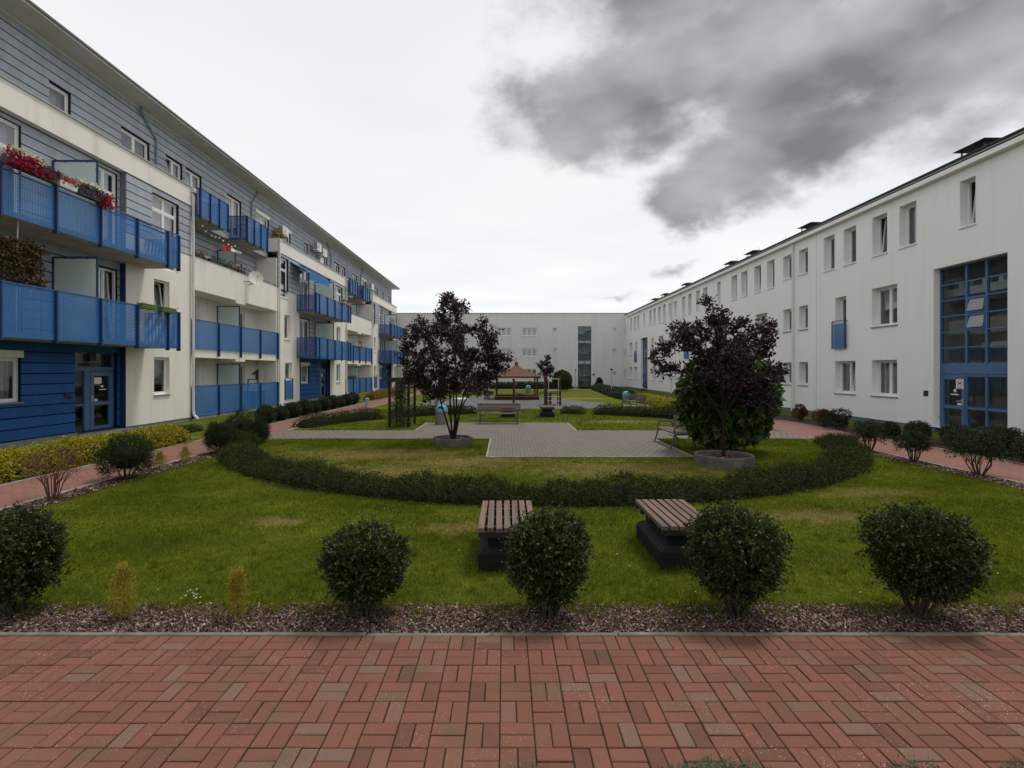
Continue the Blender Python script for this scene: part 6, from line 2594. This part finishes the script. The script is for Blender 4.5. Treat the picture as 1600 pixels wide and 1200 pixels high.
# satellite dish on the terrace parapet
def dish():
    x0, y0, z0 = FL.P(26.75, 6.95, -.38)
    ds = thing('satellite_dish', (x0, y0, z0), 'round pale satellite dish fixed to the cream terrace parapet', 'satellite dish')
    m = MB()
    n_, rings = 24, 5
    dirv = Vector((.62, -.74, .26)).normalized()
    a_ = dirv.cross(Vector((0, 0, 1))).normalized()
    b_ = a_.cross(dirv).normalized()
    for k in range(rings + 1):
        r_ = .36 * k / rings
        for i in range(n_):
            t_ = 2 * math.pi * i / n_
            p = a_ * r_ * math.cos(t_) + b_ * r_ * 1.06 * math.sin(t_) + dirv * (.55 * r_ * r_)
            m.v.append(tuple(p))
    for k in range(rings):
        for i in range(n_):
            i2 = (i + 1) % n_
            m.f.append((k * n_ + i, k * n_ + i2, (k + 1) * n_ + i2, (k + 1) * n_ + i))
    m.build('reflector', m_plain('dish_cream', (.62, .60, .54), .5, .4, .06), ds, smooth=True, world=False)
    m = MB()
    lo_ = b_ * -.36 + dirv * .06
    hd = dirv * .42 + b_ * -.05
    m.tube([tuple(lo_), tuple(hd)], .012, 5)
    m.tube([tuple(hd - dirv * .05), tuple(hd + dirv * .03)], .035, 8)
    m.build('receiver_arm', ZINC, ds, world=False)
    m = MB()
    m.tube([(0, 0, -.02), (-.10, .05, -.28), (-.38, .05, -.30)], .02, 6)
    m.tube([(-.10, .05, -.30), (-.10, -.55, -.26), (-.37, -.55, -.26)], .016, 6)
    m.build('bracket', CONC_D, ds, world=False)


dish()


def aircon(u, z, d, label, along=True):
    root = thing('air_conditioner', FL.P(u, z, d), label, 'air conditioner', 'outdoor air conditioner units')
    m = MB()
    m.box(-.15, .15, -.40, .40, 0, .56)
    m.build('casing', PVC, root, world=False)
    m = MB()
    for r0, r1 in ((.20, .225), (.12, .135), (.0, .05)):
        for i in range(20):
            a0, a1 = 2 * math.pi * i / 20, 2 * math.pi * (i + 1) / 20
            m.quad((.153, -.1 + r0 * math.cos(a0), .28 + r0 * math.sin(a0)), (.153, -.1 + r0 * math.cos(a1), .28 + r0 * math.sin(a1)),
                   (.153, -.1 + r1 * math.cos(a1), .28 + r1 * math.sin(a1)), (.153, -.1 + r1 * math.cos(a0), .28 + r1 * math.sin(a0)))
    m.build('fan_grille', BLACK, root, world=False)
    m = MB()
    for zz_ in (.08, .16, .24, .32, .40, .48):
        m.box(-.13, .13, -.404, -.401, zz_, zz_ + .05)
    m.build('side_louvre', ROOMD, root, world=False)
    m = MB()
    for y_ in (-.3, .3):
        m.box(-.45, .15, y_ - .02, y_ + .02, -.04, -.001)
        m.box(-.45, -.41, y_ - .02, y_ + .02, -.25, -.04)
    m.build('bracket', CONC_D, root, world=False)


aircon(31.3, 10.35, .15, 'air conditioner above the terracotta plant on the pale band')
aircon(37.0, 10.75, .15, 'left unit of the paired air conditioners on the grey top floor')
aircon(38.15, 10.62, .15, 'right unit of the paired air conditioners on the grey top floor')
aircon(38.0, 7.75, -.35, 'air conditioner under the pale band above the second upper balcony')
aircon(51.9, 10.35, .15, 'air conditioner at the far end of the grey top floor')
# terracotta bush on the ledge
bt = thing('dry_pot_plant', FL.P(30.9, 9.97, .25), 'ochre dry ornamental plant on the end of the pale band', 'plant')
m = MB()
m.lathe([(.001, 0), (.12, 0), (.16, .22), (.001, .22)], n=14)
m.build('pot', CONC_D, bt, world=False)
rng = np.random.default_rng(520)
v, t = shrub_leaves(rng, .34, .42, .28, .34, 160, 6, .09, .03, .12, .15, .1, .4, -.6)
link('foliage', np_mesh('foliage', v, t, LF_GOLD), bt, False)

# blue awning on the second upper balcony
aw = thing('awning', FL.P(33.75, 9.0, .0), 'bright blue folding awning under the pale band', 'awning')
AWB = m_plain('awning_blue', (.03, .18, .48), .7, .2, .12)
AWL = m_plain('awning_pale', (.25, .42, .58), .7, .2, .08)
m = MB()
x0 = FL.P(0, 0, 0)[0]
wx = lambda d_: -d_
m.quad((wx(.1), -1.8, -.02), (wx(.1), 1.8, -.02), (wx(-1.15), 1.8, -.70), (wx(-1.15), -1.8, -.70))
m.build('fabric', AWB, aw, world=False)
m = MB()
m.quad((wx(-1.195), -1.8, -.66), (wx(-1.195), 1.8, -.66), (wx(-1.20), 1.8, -1.10), (wx(-1.20), -1.8, -1.10))
m.build('valance', AWB, aw, world=False)
m = MB()
m.box(wx(-1.12), wx(-1.19), -1.82, 1.82, -.72, -.655)
m.build('front_bar', PVC, aw, world=False)
m = MB()
for y_ in (-1.5, 1.5):
    m.tube([(wx(.05), y_, -.1), (wx(-.5), y_ * .7, -.45), (wx(-1.1), y_, -.66)], .025, 6)
m.build('folding_arm', ZINC, aw, world=False)

# black wicker chair in the ground-floor loggia
ch = thing('wicker_chair', FL.P(28.35, .1, .55), 'black wicker armchair behind the ground-floor loggia railing', 'chair', rz=R(-60))
ch.location.z = 1.22
m = MB()
m.box(-.26, .26, -.26, .26, .40, .44)
m.build('seat', BLACK, ch, world=False)
m = MB()
pts = [(.27 * math.cos(a), .27 * math.sin(a)) for a in np.linspace(-.2, math.pi + .2, 15)]
for z_ in (.90, .98):
    m.tube([(x, y, z_ - .25 * (1 - max(0, y) / .27) * .9) for x, y in pts], .018, 5)
for (x, y) in pts[3:12]:
    m.tube([(x * .95, y * .95, .42), (x, y, .95 - .22 * (1 - max(0, y) / .27))], .016, 5)
m.build('backrest', BLACK, ch, world=False)
for (x, y) in ((-.24, -.24), (.24, -.24), (-.24, .24), (.24, .24)):
    m = MB()
    m.tube([(x, y, .40), (x * 1.12, y * 1.12, -.23)], .016, 5)
    m.build('leg', BLACK, ch, world=False)

sc_ = thing('storage_chest', FL.P(28.35, .1, .55), 'grey storage chest behind the blue ground-floor loggia panels', 'chest')
m = MB()
m.box(-.42, .42, -.55, .55, 0, .82)
m.build('chest_body', CONC, sc_, world=False)
m = MB()
m.box(-.45, .45, -.58, .58, .821, .88)
m.build('chest_lid', CONC_D, sc_, world=False)

# string of light globes, red and white cloth on the terrace
sl = thing('string_lights', FL.P(22.4, 8.6, -.1), 'string of small white light globes under the first box balcony', 'string lights')
m = MB()
pts = [(0, 0, -.05), (.02, .4, -.25), (0, .9, -.30), (0, 1.4, -.22), (0, 1.9, -.34), (0, 2.5, -.40), (0, 3.1, -.22)]
m.tube(pts, .006, 4)
m.build('cable', BLACK, sl, world=False)
for (x, y, z) in [(0, .1, -.12), (0, .35, -.28), (0, .8, -.36), (0, 1.1, -.34), (0, 1.45, -.28), (0, 1.75, -.36), (0, 2.2, -.42), (0, 2.5, -.46), (0, 2.8, -.36)]:
    m = MB()
    m.lathe([(.001, z - .05), (.035, z - .03), (.045, z), (.035, z + .03), (.012, z + .05)], x, y, 10)
    m.build('globe', HALLW, sl, smooth=True, world=False)
fl = thing('cloth', FL.P(25.3, 8.15, .10), 'red and white cloth hung in folds below the second box balcony', 'cloth')
for (nm, mt, y0, y1, z0, z1) in (('red_half', PETAL['red'], -.9, -.1, -.28, .06), ('white_half', PVC, -.1, .9, -.14, .04)):
    m = MB()
    for i in range(8):
        ya, yb = y0 + (y1 - y0) * i / 8, y0 + (y1 - y0) * (i + 1) / 8
        m.quad((.05 * math.sin(i), ya, z0 + .1 * (i / 8)), (.05 * math.sin(i + 1), yb, z0 + .1 * ((i + 1) / 8)), (.03 * math.cos(i + 1), yb, z1), (.03 * math.cos(i), ya, z1))
    m.build(nm, mt, fl, world=False)
